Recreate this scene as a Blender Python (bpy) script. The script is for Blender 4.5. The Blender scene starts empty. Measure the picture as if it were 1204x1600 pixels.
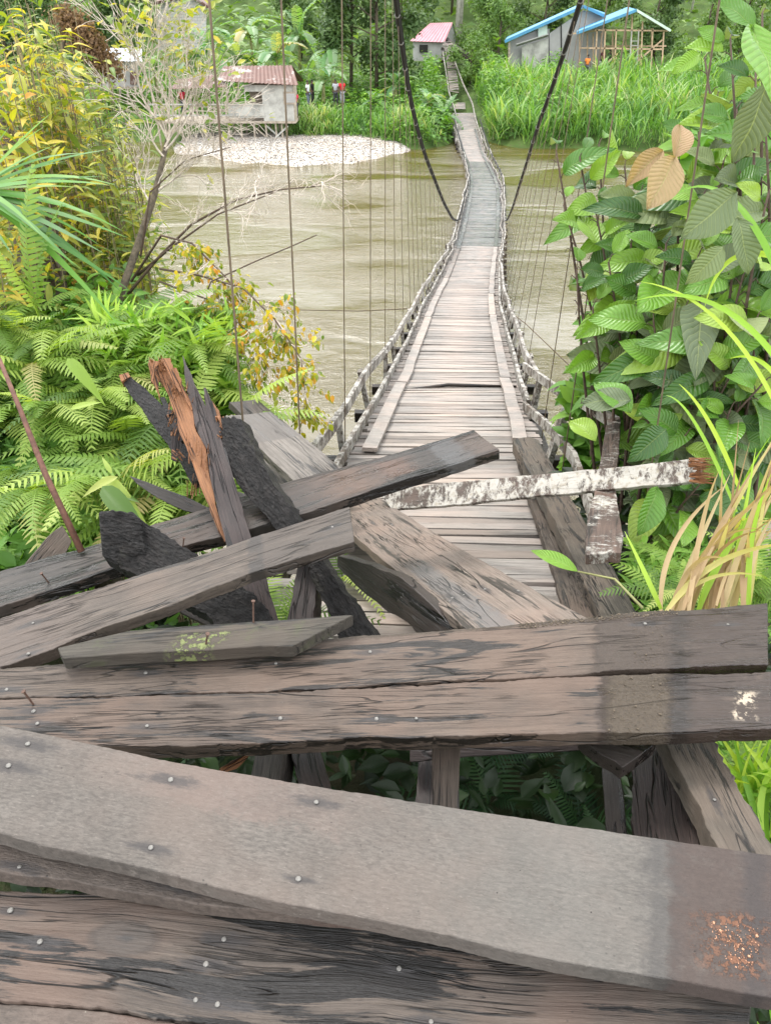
import bpy, bmesh, math, random
import numpy as np
from mathutils import Vector, Matrix, noise as mnoise
R = math.radians
random.seed(7); rng = np.random.default_rng(11)
SC = bpy.context.scene
COL = SC.collection

# ------------------------------------------------------------------ camera, sky, sun, exposure
CZ = 7.1                      # eye height above the river
PITCH = R(34.0)
cam = bpy.data.cameras.new('camera'); camo = bpy.data.objects.new('camera', cam); COL.objects.link(camo)
cam.sensor_fit = 'VERTICAL'; cam.sensor_height = 36; cam.sensor_width = 36; cam.lens = 26
cam.clip_start = 0.05; cam.clip_end = 1500
camo.location = (0, 0, CZ); camo.rotation_euler = (R(90) - PITCH, 0, 0)
SC.camera = camo

SUN_EL, SUN_AZ = R(58), R(-35)          # high sun behind thin cloud
world = bpy.data.worlds.new('World'); SC.world = world; world.use_nodes = True
wn, wl = world.node_tree.nodes, world.node_tree.links
wn.clear()
sky = wn.new('ShaderNodeTexSky'); sky.sky_type = 'NISHITA'; sky.sun_disc = False
sky.sun_elevation = SUN_EL; sky.sun_rotation = SUN_AZ; sky.air_density = 1.0; sky.dust_density = 3.0
wtc = wn.new('ShaderNodeTexCoord'); wns = wn.new('ShaderNodeTexNoise')
wns.inputs['Scale'].default_value = 2.2; wns.inputs['Detail'].default_value = 5
wl.new(wtc.outputs['Generated'], wns.inputs['Vector'])
wr = wn.new('ShaderNodeValToRGB'); wr.color_ramp.elements[0].position = .3; wr.color_ramp.elements[1].position = .7
wr.color_ramp.elements[0].color = (10.0, 10.6, 11.4, 1); wr.color_ramp.elements[1].color = (15, 15, 14.9, 1)
wl.new(wns.outputs['Fac'], wr.inputs['Fac'])
wm = wn.new('ShaderNodeMix'); wm.data_type = 'RGBA'; wm.inputs[0].default_value = 0.88
wl.new(sky.outputs[0], wm.inputs[6]); wl.new(wr.outputs[0], wm.inputs[7])
wb = wn.new('ShaderNodeBackground'); wb.inputs[1].default_value = 0.14
wo = wn.new('ShaderNodeOutputWorld')
wl.new(wm.outputs[2], wb.inputs[0]); wl.new(wb.outputs[0], wo.inputs[0])
sl = bpy.data.lights.new('sun', 'SUN'); sl.energy = 1.5; sl.angle = R(14); sl.color = (1, .97, .92)
slo = bpy.data.objects.new('sun', sl); COL.objects.link(slo)
slo.rotation_euler = (R(90) - SUN_EL, 0, -SUN_AZ + R(180))
SC.view_settings.view_transform = 'Standard'; SC.view_settings.look = 'None'
SC.view_settings.gamma = 1; SC.view_settings.use_curve_mapping = False
SC.view_settings.exposure = 0.95
SC.cycles.max_bounces = 8; SC.cycles.transparent_max_bounces = 6
SC.cycles.use_denoising = True

# ------------------------------------------------------------------ pixel -> point in the place
F = 1600 * 26 / 36.0
AX = Vector((0, math.cos(PITCH), -math.sin(PITCH))); DN = Vector((0, -math.sin(PITCH), -math.cos(PITCH)))
EYE = Vector((0, 0, CZ))
def ray(px, py): return AX + Vector(((px - 602) / F, 0, 0)) + DN * ((py - 800) / F)
def P(px, py, t): return EYE + ray(px, py) * t
def PZ(px, py, z):
    r = ray(px, py); return EYE + r * ((z - CZ) / r.z)
def PY(px, py, y):
    r = ray(px, py); return EYE + r * (y / r.y)

# ------------------------------------------------------------------ object helpers
def tag(o, label=None, cat=None, group=None, kind=None):
    if label: o['label'] = label
    if cat: o['category'] = cat
    if group: o['group'] = group
    if kind: o['kind'] = kind
    return o
def thing(name, label, cat, loc=(0, 0, 0), group=None):
    o = bpy.data.objects.new(name, None); COL.objects.link(o); o.location = loc; o.empty_display_size = .2
    return tag(o, label, cat, group)
def link(name, me, parent=None, mat=None, M=None):
    if mat is not None and len(me.materials) == 0: me.materials.append(mat)
    o = bpy.data.objects.new(name, me); COL.objects.link(o)
    if M is not None: o.matrix_world = M
    if parent is not None:
        o.parent = parent
        pm = parent.matrix_basis
        if parent.parent is not None: pm = parent.parent.matrix_basis @ parent.matrix_parent_inverse @ pm
        o.matrix_parent_inverse = pm.inverted()
    return o
def smooth(me, on=True):
    me.polygons.foreach_set('use_smooth', np.full(len(me.polygons), on)); return me
class MB:
    def __init__(s): s.v = []; s.f = []
    def box(s, c, sz, M=None):
        b = len(s.v); hx, hy, hz = sz[0] / 2, sz[1] / 2, sz[2] / 2
        for x, y, z in ((-hx,-hy,-hz),(hx,-hy,-hz),(hx,hy,-hz),(-hx,hy,-hz),(-hx,-hy,hz),(hx,-hy,hz),(hx,hy,hz),(-hx,hy,hz)):
            p = Vector((x, y, z))
            if M is not None: p = M @ p
            s.v.append(Vector(c) + p)
        s.f += [tuple(b + i for i in q) for q in ((0,3,2,1),(4,5,6,7),(0,1,5,4),(1,2,6,5),(2,3,7,6),(3,0,4,7))]
        return s
    def bar(s, a, b, w, h, up=(0, 0, 1), w2=None, h2=None):
        a, b = Vector(a), Vector(b); d = (b - a).normalized(); up = Vector(up)
        if abs(d.dot(up)) > .98: up = Vector((0, 1, 0))
        x = d.cross(up).normalized(); y = x.cross(d).normalized(); k = len(s.v)
        for p, ww, hh in ((a, w, h), (b, w2 or w, h2 or h)):
            for i, j in ((-1,-1),(1,-1),(1,1),(-1,1)): s.v.append(p + x * i * ww / 2 + y * j * hh / 2)
        s.f += [tuple(k + i for i in q) for q in ((0,1,2,3),(7,6,5,4),(0,4,5,1),(1,5,6,2),(2,6,7,3),(3,7,4,0))]
        return s
    def tube(s, pts, rad, k=6, cap=True):
        pts = [Vector(p) for p in pts]; n = len(pts)
        if not hasattr(rad, '__len__'): rad = [rad] * n
        x = None; b = len(s.v)
        for i, p in enumerate(pts):
            d = (pts[min(i + 1, n - 1)] - pts[max(i - 1, 0)]).normalized()
            if x is None:
                x = d.orthogonal().normalized()
            x = (x - d * x.dot(d)).normalized(); y = d.cross(x)
            for j in range(k):
                a = 2 * math.pi * j / k; s.v.append(p + (x * math.cos(a) + y * math.sin(a)) * rad[i])
        for i in range(n - 1):
            for j in range(k):
                s.f.append((b + i*k + j, b + i*k + (j+1) % k, b + (i+1)*k + (j+1) % k, b + (i+1)*k + j))
        if cap:
            s.f.append(tuple(b + j for j in range(k))[::-1]); s.f.append(tuple(b + (n-1)*k + j for j in range(k)))
        return s
    def mesh(s, name='m'):
        me = bpy.data.meshes.new(name); me.from_pydata([tuple(v) for v in s.v], [], s.f); me.validate(); return me
    def build(s, name, mat, parent=None, sm=False):
        me = s.mesh(name)
        if sm: smooth(me)
        return link(name, me, parent, mat)

# ------------------------------------------------------------------ node helpers
class G:
    def __init__(s, name):
        s.m = bpy.data.materials.new(name); s.m.use_nodes = True; s.t = s.m.node_tree; s.t.nodes.clear()
        s.out = s.t.nodes.new('ShaderNodeOutputMaterial'); s.tc = s.t.nodes.new('ShaderNodeTexCoord')
    def n(s, ty): return s.t.nodes.new(ty)
    def put(s, sock, v):
        if isinstance(v, bpy.types.NodeSocket): s.t.links.new(v, sock)
        elif hasattr(v, '__len__') and len(v) == 3 and sock.type == 'RGBA': sock.default_value = (*v, 1)
        else: sock.default_value = v
    def math(s, op, a, b=0.0, c=None, clamp=False):
        m = s.n('ShaderNodeMath'); m.operation = op; m.use_clamp = clamp; s.put(m.inputs[0], a); s.put(m.inputs[1], b)
        if c is not None: s.put(m.inputs[2], c)
        return m.outputs[0]
    def mul(s, a, b): return s.math('MULTIPLY', a, b)
    def mix(s, f, a, b, mode='MIX'):
        m = s.n('ShaderNodeMix'); m.data_type = 'RGBA'; m.blend_type = mode; s.put(m.inputs[0], f); s.put(m.inputs[6], a); s.put(m.inputs[7], b); return m.outputs[2]
    def step(s, v, lo, hi, inv=False):
        m = s.n('ShaderNodeMapRange'); m.interpolation_type = 'SMOOTHSTEP'; s.put(m.inputs[0], v); m.inputs[1].default_value = lo; m.inputs[2].default_value = hi
        m.inputs[3].default_value = 1.0 if inv else 0.0; m.inputs[4].default_value = 0.0 if inv else 1.0; return m.outputs[0]
    def ramp(s, f, stops):
        r = s.n('ShaderNodeValToRGB'); e = r.color_ramp.elements
        while len(e) < len(stops): e.new(.5)
        for el, (p, c) in zip(e, stops): el.position = p; el.color = (*c, 1)
        s.put(r.inputs[0], f); return r.outputs[0]
    def vec(s, v, scale=(1,1,1), loc=(0,0,0), rot=(0,0,0)):
        m = s.n('ShaderNodeMapping'); s.put(m.inputs[0], v); m.inputs[1].default_value = loc; m.inputs[2].default_value = rot; m.inputs[3].default_value = scale; return m.outputs[0]
    def noise(s, v, scale=5, detail=4, rough=.5, dist=0.0):
        n = s.n('ShaderNodeTexNoise'); s.put(n.inputs['Vector'], v); n.inputs['Scale'].default_value = scale; n.inputs['Detail'].default_value = detail
        n.inputs['Roughness'].default_value = rough; n.inputs['Distortion'].default_value = dist; return n.outputs['Fac']
    def vor(s, v, scale=5, feat='F1'):
        n = s.n('ShaderNodeTexVoronoi'); s.put(n.inputs['Vector'], v); n.inputs['Scale'].default_value = scale; n.feature = feat; return n.outputs['Distance']
    def bump(s, h, strength=.4, dist=.01, nrm=None):
        b = s.n('ShaderNodeBump'); s.put(b.inputs['Height'], h); b.inputs['Strength'].default_value = strength; b.inputs['Distance'].default_value = dist
        if nrm is not None: s.put(b.inputs['Normal'], nrm)
        return b.outputs[0]
    def bsdf(s, col, rough=.8, nrm=None, spec=.5, metal=0.0, sheen=None):
        b = s.n('ShaderNodeBsdfPrincipled'); s.put(b.inputs['Base Color'], col); s.put(b.inputs['Roughness'], rough)
        s.put(b.inputs['Specular IOR Level'], spec); b.inputs['Metallic'].default_value = metal
        if nrm is not None: s.put(b.inputs['Normal'], nrm)
        return b.outputs[0]
    def done(s, sh):
        s.t.links.new(sh, s.out.inputs[0]); return s.m
    def rnd(s):
        return s.n('ShaderNodeObjectInfo').outputs['Random']

def wood(name, light, dark, stain=.45, staincol=(.022,.019,.018), crack=.6, rough=.75, specks=.3, zones=(), seed=0.0, green=0.0, grainscale=1.0,
         scratch=0.0, paint=None, bumpd=.006, shared=False, knots=0.0, pink=0.0, wk=.40, iso=False):
    g = G(name)
    co = g.tc.outputs['Object']
    objr = g.rnd() if shared else None
    if shared:
        r = g.rnd(); cx = g.n('ShaderNodeCombineXYZ'); g.put(cx.inputs[0], g.mul(r, 37.0)); g.put(cx.inputs[1], g.mul(r, 91.0)); g.put(cx.inputs[2], g.mul(r, 13.0))
        va = g.n('ShaderNodeVectorMath'); va.operation = 'ADD'; g.put(va.inputs[0], co); g.put(va.inputs[1], cx.outputs[0]); co = va.outputs[0]
    else: co = g.vec(co, loc=(seed * 3.1, seed * 1.7, seed))
    if knots > 0:                                  # grain bends round a few knots
        kv = g.n('ShaderNodeTexVoronoi'); g.put(kv.inputs['Vector'], g.vec(co, (1.7, 5.0, 1.0))); kv.inputs['Scale'].default_value = 1.0
        kd = g.step(kv.outputs['Distance'], .0, .55, inv=True)
        wv = g.n('ShaderNodeVectorMath'); wv.operation = 'ADD'; g.put(wv.inputs[0], co)
        cc = g.n('ShaderNodeCombineXYZ'); g.put(cc.inputs[1], g.mul(kd, .022 * knots)); g.put(wv.inputs[1], cc.outputs[0]); co = wv.outputs[0]
    gs = grainscale
    fine = g.noise(g.vec(co, (60, 170, 60)), 1.0, 5, .7, .3) if iso else g.noise(g.vec(co, (5*gs, 150*gs, 60*gs)), 1.0, 7, .7, .3)
    mid = g.noise(g.vec(co, (9, 15, 10)), 1.0, 8, .75, .4) if iso else g.noise(g.vec(co, (2.6*gs, 34*gs, 20*gs)), 1.0, 8, .72, .6)
    big = g.noise(co, 2.3, 4, .6)
    blot = g.noise(co, 9.0, 5, .7)
    base = g.mix(g.step(mid, .3, .7), light, dark)
    base = g.mix(g.mul(g.step(fine, .38, .66), .6), base, tuple(c * .42 for c in dark))
    fib = g.noise(g.vec(co, (14*gs, 420*gs, 200*gs)), 1.0, 3, .6); base = g.mix(g.mul(g.step(fib, .55, .75), .45), base, tuple(min(1, c * 1.45) for c in light))
    base = g.mix(g.mul(g.step(g.noise(g.vec(co, (5, 3, 3), loc=(9, 1, 1)), 1.0, 5, .7), .46, .68), .4), base, tuple(c * .72 for c in dark))
    base = g.mix(g.mul(g.step(big, .42, .66), .55), base, tuple(c * f for c, f in zip(light, (1.06, .93, .88))) if pink == 0 else tuple(c * f for c, f in zip(light, (1.12, .88, .80))))
    base = g.mix(g.mul(g.step(blot, .55, .8), .25), base, tuple(min(1, c * 1.35) for c in light))
    # dark weathered streaks along the grain, frayed by the fine grain
    st = g.noise(g.vec(co, (1.8, 15, 8)), 1.0, 9, .66, .8)
    st = g.math('ADD', st, g.mul(g.math('SUBTRACT', fine, .5), .32))
    stm = g.step(st, .635 - .22 * stain, .675 - .22 * stain)
    stm = g.mul(stm, min(1.0, .5 + stain))
    base = g.mix(stm, base, staincol)
    # cracks: contour lines of a stretched noise
    cn = g.noise(g.vec(co, (1.1, 13, 6)), 1.0, 3, .5, .4)
    cm = g.step(g.math('ABSOLUTE', g.math('SUBTRACT', cn, .5)), .0, .012, inv=True)
    brk = g.step(g.noise(g.vec(co, (2.0, 6, 4), loc=(5, 2, 1)), 1.0, 2), .46, .56)
    cm = g.mul(g.mul(cm, brk), crack)
    cn2 = g.noise(g.vec(co, (2.6, 60, 20), loc=(3, 3, 3)), 1.0, 3, .5, .3)
    cm2 = g.mul(g.mul(g.step(g.math('ABSOLUTE', g.math('SUBTRACT', cn2, .5)), .0, .03, inv=True), g.step(g.noise(g.vec(co, (3, 9, 4)), 1.0, 2), .5, .62)), crack)
    cm = g.math('MAXIMUM', cm, g.mul(cm2, .8))
    base = g.mix(cm, base, (.012, .01, .009))
    if scratch > 0:
        s1 = g.noise(g.vec(co, (60, 260, 60), rot=(0, 0, R(62))), 1.0, 4, .7)
        s2 = g.noise(g.vec(co, (300, 60, 60), rot=(0, 0, R(20))), 1.0, 4, .7)
        base = g.mix(g.mul(g.step(s1, .56, .74), scratch), base, tuple(min(1, c * 1.7) for c in light))
        base = g.mix(g.mul(g.step(s2, .58, .75), scratch * .8), base, tuple(c * .62 for c in dark))
    if specks > 0:
        sp = g.step(g.vor(co, 38), .0, .13, inv=True); spm = g.step(g.noise(co, 6, 2), .52, .6)
        base = g.mix(g.mul(g.mul(sp, spm), specks), base, (.03, .025, .022))
        sp2 = g.step(g.vor(g.vec(co, loc=(4, 4, 4)), 46), .0, .09, inv=True); spm2 = g.step(g.noise(co, 9, 2), .56, .62)
        base = g.mix(g.mul(g.mul(sp2, spm2), specks), base, (.6, .58, .5))
    if green > 0:
        gm = g.mul(g.step(g.noise(co, 7, 5, .7), .55, .68), green); base = g.mix(gm, base, (.16, .2, .08))
    h = g.math('ADD', g.math('ADD', g.mul(fine, .6), g.mul(fib, .25)), g.mul(mid, .8)); h = g.math('SUBTRACT', h, g.mul(cm, 1.6))
    rg = g.math('SUBTRACT', rough, g.mul(stm, .28))
    uv = g.n('ShaderNodeSeparateXYZ'); g.put(uv.inputs[0], g.tc.outputs['UV'])
    for zn in zones:   # wet or muddy stretches of this board: u,v fractions
        (u0, u1, v0, v1, soft, c, k, bm) = zn[:8]; frag = zn[8] if len(zn) > 8 else 0
        wob = g.mul(g.math('SUBTRACT', g.noise(co, 24, 6, .8), .5), soft * 2.2 + .014); wob = g.math('ADD', wob, g.mul(g.math('SUBTRACT', mid, .5), .03 + soft))
        u = g.math('ADD', uv.outputs[0], wob); v = g.math('ADD', uv.outputs[1], g.mul(wob, 2.0))
        m = g.mul(g.step(u, u0 - soft, u0 + soft), g.step(u, u1 - soft, u1 + soft, inv=True))
        m = g.mul(m, g.mul(g.step(v, v0 - .05, v0 + .05), g.step(v, v1 - .05, v1 + .05, inv=True)))
        m = g.mul(m, k)
        if frag: m = g.mul(m, g.step(g.noise(co, frag, 5, .75), .49, .54))
        else: m = g.mul(m, g.step(g.noise(co, 14, 5, .7), .18, .5)) if k < .9 else m
        if bm > 0:
            rr = g.noise(co, 90, 4, .7); cc = g.mix(rr, tuple(x * .6 for x in c), tuple(x * 1.35 for x in c)); h = g.math('ADD', h, g.mul(g.mul(rr, m), bm))
            base = g.mix(m, base, cc); rg = g.math('ADD', rg, g.mul(m, .1))
        else:
            base = g.mix(m, base, g.mix(.75, base, c, 'MULTIPLY') if False else c); rg = g.math('SUBTRACT', rg, g.mul(m, .2))
    base = g.mix(1.0, base, (wk * 1.04, wk * .995, wk * .935), 'MULTIPLY')
    if shared: base = g.mix(1.0, base, g.ramp(objr, [(0, (.62, .60, .58)), (.25, (.9, .9, .9)), (.8, (1.08, 1.07, 1.06)), (1, (1.25, 1.18, 1.12))]), 'MULTIPLY')
    if paint is not None:
        pc, amt = paint
        pn = g.noise(g.vec(co, (26, 15, 14)), 1.0, 8, .8, .3)
        pb = g.noise(co, 5, 2)
        pn = g.math('ADD', pn, g.mul(g.math('SUBTRACT', pb, .5), .5))
        pm = g.mul(g.step(pn, .49 - amt * .25, .60 - amt * .25), .88)
        dirt = g.noise(co, 30, 5, .7)
        pcol = g.mix(g.step(dirt, .45, .75), pc, tuple(x * f for x, f in zip(pc, (.62, .56, .45))))
        base = g.mix(pm, base, pcol); h = g.math('ADD', g.mul(h, .7), g.mul(pm, .5)); rg = g.math('ADD', g.mul(rg, .8), g.mul(pm, .12))
    return g.done(g.bsdf(base, rg, g.bump(h, .9, bumpd), .4))

def charred(name, col=(.006, .005, .0045), hi=(.022, .018, .016), seed=0.0):
    g = G(name); co = g.vec(g.tc.outputs['Object'], loc=(seed, seed * 2, 0)); n1 = g.noise(g.vec(co, (1, 2.2, 1.6)), 14, 7, .75, .4); n2 = g.vor(g.vec(co, (1, 2.0, 1.5)), 48); n3 = g.noise(co, 95, 4, .7)
    c = g.mix(g.step(n1, .42, .7), col, hi); c = g.mix(g.mul(g.step(n3, .60, .74), .22), c, (.10, .08, .065)); c = g.mix(g.mul(g.step(g.noise(co, 6, 5, .7), .60, .66), .25), c, (.07, .065, .045))
    h = g.math('ADD', g.mul(n1, 1.6), g.math('ADD', g.mul(n2, .55), g.mul(n3, .35)))
    return g.done(g.bsdf(c, g.math('ADD', .28, g.mul(n3, .45)), g.bump(h, 1.0, .016), .35))
def leafmat(name, stops, trans=.35, rough=.5, vein=0.0, spots=0.0, objrand=False, under=None, spec=.28):
    g = G(name)
    if objrand: f = g.rnd()
    else:
        a = g.n('ShaderNodeAttribute'); a.attribute_name = 'rnd'; f = a.outputs['Fac']
    col = g.ramp(f, stops)
    co = g.tc.outputs['Object']
    uv = g.n('ShaderNodeSeparateXYZ'); g.put(uv.inputs[0], g.tc.outputs['UV'])
    nrm = None
    if vein > 0:
        # midrib at u=.5 and side veins sweeping forward
        au = g.math('ABSOLUTE', g.math('SUBTRACT', uv.outputs[0], .5))
        mid = g.step(au, .008, .03, inv=True)
        sv = g.math('SUBTRACT', uv.outputs[1], g.mul(au, .42))
        wv = g.math('SINE', g.mul(sv, 2 * math.pi * 13)); line = g.step(wv, .80, .99)
        m = g.math('MAXIMUM', mid, g.mul(line, .55))
        vary = g.noise(g.tc.outputs['UV'], 3.5, 4, .6)
        col = g.mix(g.mul(g.step(vary, .4, .7), .35), col, g.mix(1.0, col, (.72, .78, .6), 'MULTIPLY'))
        col = g.mix(g.mul(m, vein), col, g.mix(.5, col, (.45, .5, .2)))
        nrm = g.bump(g.math('SUBTRACT', g.mul(wv, -.3), m), .6, .006)
    if spots > 0:
        sp = g.step(g.noise(g.tc.outputs['UV'] if objrand else co, 9 if objrand else 22, 5, .75), .62, .70)
        col = g.mix(g.mul(sp, spots), col, (.13, .07, .02))
    geo = g.n('ShaderNodeNewGeometry')
    if under is not None: col = g.mix(geo.outputs['Backfacing'], col, g.mix(.65, col, under))
    b = g.bsdf(col, rough, nrm, spec)
    tr = g.n('ShaderNodeBsdfTranslucent'); g.put(tr.inputs[0], g.mix(1.0, col, (1.2, 1.25, .35), 'MULTIPLY'))
    ms = g.n('ShaderNodeMixShader'); ms.inputs[0].default_value = trans; g.t.links.new(b, ms.inputs[1]); g.t.links.new(tr.outputs[0], ms.inputs[2])
    return g.done(ms.outputs[0])
def plain(name, col, rough=.7, var=.25, scale=8, metal=0.0, bmp=0.3, spec=.4):
    g = G(name); co = g.tc.outputs['Object']; n = g.noise(co, scale, 6, .65)
    c = g.mix(g.step(n, .3, .7), tuple(x * (1 - var) for x in col), tuple(min(1, x * (1 + var)) for x in col))
    return g.done(g.bsdf(c, rough, g.bump(n, bmp, .02), spec, metal))

# ------------------------------------------------------------------ tiled foliage (numpy)
def frames(d, up):
    d = d / np.linalg.norm(d, axis=1, keepdims=True)
    x = np.cross(d, up); x /= np.maximum(np.linalg.norm(x, axis=1, keepdims=True), 1e-6)
    z = np.cross(x, d)
    return np.stack([x, d, z], axis=2)          # columns: local x,y,z
def mesh_np(name, V, Fq, UV=None, rnd=None, mat=None, sm=True):
    me = bpy.data.meshes.new(name); nv, nf = len(V), len(Fq)
    me.vertices.add(nv); me.vertices.foreach_set('co', V.astype(np.float32).ravel())
    me.loops.add(nf * 4); me.loops.foreach_set('vertex_index', Fq.astype(np.int32).ravel())
    me.polygons.add(nf); me.polygons.foreach_set('loop_start', np.arange(nf, dtype=np.int32) * 4)
    me.update(calc_edges=True)
    if sm: me.polygons.foreach_set('use_smooth', np.ones(nf, bool))
    if UV is not None:
        l = me.uv_layers.new(name='UVMap'); l.data.foreach_set('uv', UV[Fq.ravel()].astype(np.float32).ravel())
    if rnd is not None:
        a = me.attributes.new('rnd', 'FLOAT', 'POINT'); a.data.foreach_set('value', rnd.astype(np.float32))
    if mat is not None: me.materials.append(mat)
    return me
def tile(protos, pos, d, up, scale, rnd, name, mat, sm=True):
    """place len(pos) copies, picking protos at random, in one mesh (foliage of one plant)"""
    pos, d, up = np.asarray(pos, float), np.asarray(d, float), np.asarray(up, float)
    N = len(pos); scale = np.broadcast_to(np.asarray(scale, float), (N,)); rnd = np.broadcast_to(np.asarray(rnd, float), (N,))
    M = frames(d, up); which = rng.integers(0, len(protos), N)
    Vs, Fs, Us, Rs, off = [], [], [], [], 0
    for k, (pv, pf, pu) in enumerate(protos):
        idx = np.nonzero(which == k)[0]
        if len(idx) == 0: continue
        v = np.einsum('nij,kj->nki', M[idx], pv) * scale[idx, None, None] + pos[idx, None, :]
        Vs.append(v.reshape(-1, 3)); Us.append(np.tile(pu, (len(idx), 1))); Rs.append(np.repeat(rnd[idx], len(pv)))
        f = pf[None] + (np.arange(len(idx)) * len(pv))[:, None, None] + off
        Fs.append(f.reshape(-1, 4)); off += len(idx) * len(pv)
    return mesh_np(name, np.concatenate(Vs), np.concatenate(Fs), np.concatenate(Us), np.concatenate(Rs), mat, sm)
def leafp(w=.4, n=5, fold=.25, droop=.3, k=1.0, peak=.4, tip=.0, wave=0.0, cols=2, petiole=.0, ribs=0.0, seed=0):
    """leaf of length 1 along +y, normal +z; cols = quads on each half"""
    rs = np.random.default_rng(seed); V, U = [], []
    for i in range(n + 1):
        s = i / n
        a = math.sin(math.pi * min(1, s ** (math.log(.5) / math.log(peak)))) ** k
        hw = w / 2 * a + (.006 if 0 < i < n else .002)
        if tip and s > .85: hw *= .55
        y = s * (1 - .12 * droop * s) ; z = -droop * s * s
        for j in range(-cols, cols + 1):
            q = j / cols
            zz = z + fold * abs(q) * hw * 1.6 - .25 * fold * (q * q) * hw + wave * math.sin(s * 9 + j * 1.3 + seed) * .05
            if ribs: zz += ribs * .012 * math.sin(s * n * math.pi) * (abs(q))
            V.append((q * hw, y - abs(q) * hw * .0, zz)); U.append((.5 + q / 2, s))
    F_ = []
    c = 2 * cols + 1
    for i in range(n):
        for j in range(2 * cols): F_.append((i*c + j, i*c + j + 1, (i+1)*c + j + 1, (i+1)*c + j))
    return np.array(V), np.array(F_), np.array(U)
def fernp(L=1.0, pairs=24, w=.34, arch=.5, shape='ladder', curl=0.0, seed=0, leafw=.30):
    """one fern frond along +y, arching down; pinnae as small bent quads"""
    rs = np.random.default_rng(seed); V, F_, U = [], [], []
    def c(s): return np.array([curl * s * s * .3, s * (1 - .18 * arch * s), .25 * s - arch * s * s])
    def ribbon(pts, ws, nrm):
        b = len(V)
        for p, ww in zip(pts, ws):
            V.append(p - nrm * ww); V.append(p + nrm * ww); U.append((0, 0)); U.append((1, 0))
        for i in range(len(pts) - 1): F_.append((b+2*i, b+2*i+1, b+2*i+3, b+2*i+2))
    ns = 12; ribbon([c(i/ns) for i in range(ns+1)], [.008*(1-i/ns)+.002 for i in range(ns+1)], np.array([1.0, 0, 0]))
    for i in range(pairs):
        s = .10 + .88 * i / (pairs - 1)
        if shape == 'ladder': pl = w / 2 * min(1, (s+.1) * 3.0) * (1 - max(0, (s - .45) / .6) ** 1.6)
        else: pl = w / 2 * (1.15 - s) * min(1, s * 6)
        pl *= rs.uniform(.88, 1.08)
        p = c(s); t = c(min(1, s + .01)) - c(s - .01); t /= np.linalg.norm(t)
        pw = (.88 / pairs) * leafw * 2.6 if shape == 'ladder' else (.88 / pairs) * leafw * 2.4
        for sd in (-1, 1):
            o = np.array([sd, 0, 0]) * math.cos(.25) + t * (.22 + .25 * s) + np.array([0, 0, rs.uniform(-.28, .02)])
            o /= np.linalg.norm(o); b = len(V)
            for q, ww in ((0, .75), (.35, 1.0), (.75, .7), (1, .08)):
                m = p + o * pl * q + np.array([0, 0, -.18 * pl * q * q])
                V.append(m - t * pw * ww / 2); V.append(m + t * pw * ww / 2); U.append((.0, q)); U.append((1., q))
            for q in range(3): F_.append((b+2*q, b+2*q+1, b+2*q+3, b+2*q+2))
    V = np.array(V) * L
    return V, np.array(F_), np.array(U)
def rdir(n, zlo=-.3, zhi=1.0):
    a = rng.uniform(0, 2*math.pi, n); z = rng.uniform(zlo, zhi, n); r = np.sqrt(np.maximum(0, 1 - z*z)); return np.stack([r*np.cos(a), r*np.sin(a), z], 1)
def proto_mesh(name, p, mat): return mesh_np(name, p[0], p[1], p[2], None, mat)
def orient(pos, d, up, s):
    d = Vector(d).normalized(); x = d.cross(Vector(up)).normalized(); z = x.cross(d)
    M = Matrix((x, d, z)).transposed().to_4x4(); return Matrix.Translation(pos) @ M @ Matrix.Scale(s, 4)

#==PART2==
# ------------------------------------------------------------------ setting: ground, river, banks, hills
def sst(a, b, x):
    t = np.clip((x - a) / (b - a), 0, 1); return t * t * (3 - 2 * t)
def hnear(X, Y):
    X = np.asarray(X, float); Y = np.asarray(Y, float)
    s = 8.0 + 15 * sst(-1.5, -12, X) + 4.5 * sst(3.5, 12, X)
    top = 3.75 + .9 * sst(-.8, -2.2, X) + .85 * sst(1.1, 2.4, X) * sst(6.5, 2.0, Y)
    d = s - Y
    return np.where(d > 0, top * sst(0, 6.2, d), np.maximum(-1.4, .22 * d)) + .06 * np.sin(X*2.1+Y*.7) * sst(0, 2, d)
def hfar(X, Y):
    X = np.asarray(X, float); Y = np.asarray(Y, float)
    sh = 49.6 + 1.0 * np.sin(X * .21) + 3.8 * sst(2, -4, X) - 2.0*sst(-10,-30,X)
    d = Y - sh
    b = 1.15 * sst(-.6, 3.5, d) + .085 * np.clip(d - 3, 0, 20) + .5 * sst(20, 40, d)
    b = b + .33 * np.clip(Y - 92, 0, 200) + .12 * np.abs(X) * sst(90, 150, Y)
    b = b - 1.3 * np.exp(-((X - 5.7) / 1.7) ** 2) * sst(47, 52, Y) * sst(90, 74, Y)
    return b - .5 + .12 * np.sin(X * .9) * np.cos(Y * .6)
def terrain(name, x0, x1, y0, y1, nx, ny, h, mat, pw=1.0):
    xs, ys = np.linspace(x0, x1, nx), np.linspace(y0, y1, ny)
    X, Y = np.meshgrid(xs, ys); Z = h(X, Y)
    V = np.stack([X, Y, Z], -1).reshape(-1, 3)
    i = np.arange(ny - 1)[:, None] * nx + np.arange(nx - 1)[None]
    Fq = np.stack([i, i + 1, i + nx + 1, i + nx], -1).reshape(-1, 4)
    return tag(link(name, mesh_np(name, V, Fq), None, mat), kind='structure')
def earthmat(name, c1, c2, c3):
    g = G(name); co = g.tc.outputs['Object']
    n1 = g.noise(co, .5, 6, .65); n2 = g.noise(co, 5, 6, .7)
    c = g.mix(g.step(n1, .4, .6), c1, c2); c = g.mix(g.mul(g.step(n2, .5, .65), .6), c, c3)
    return g.done(g.bsdf(c, .9, g.bump(g.math('ADD', n2, n1), .8, .06), .2))
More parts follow.
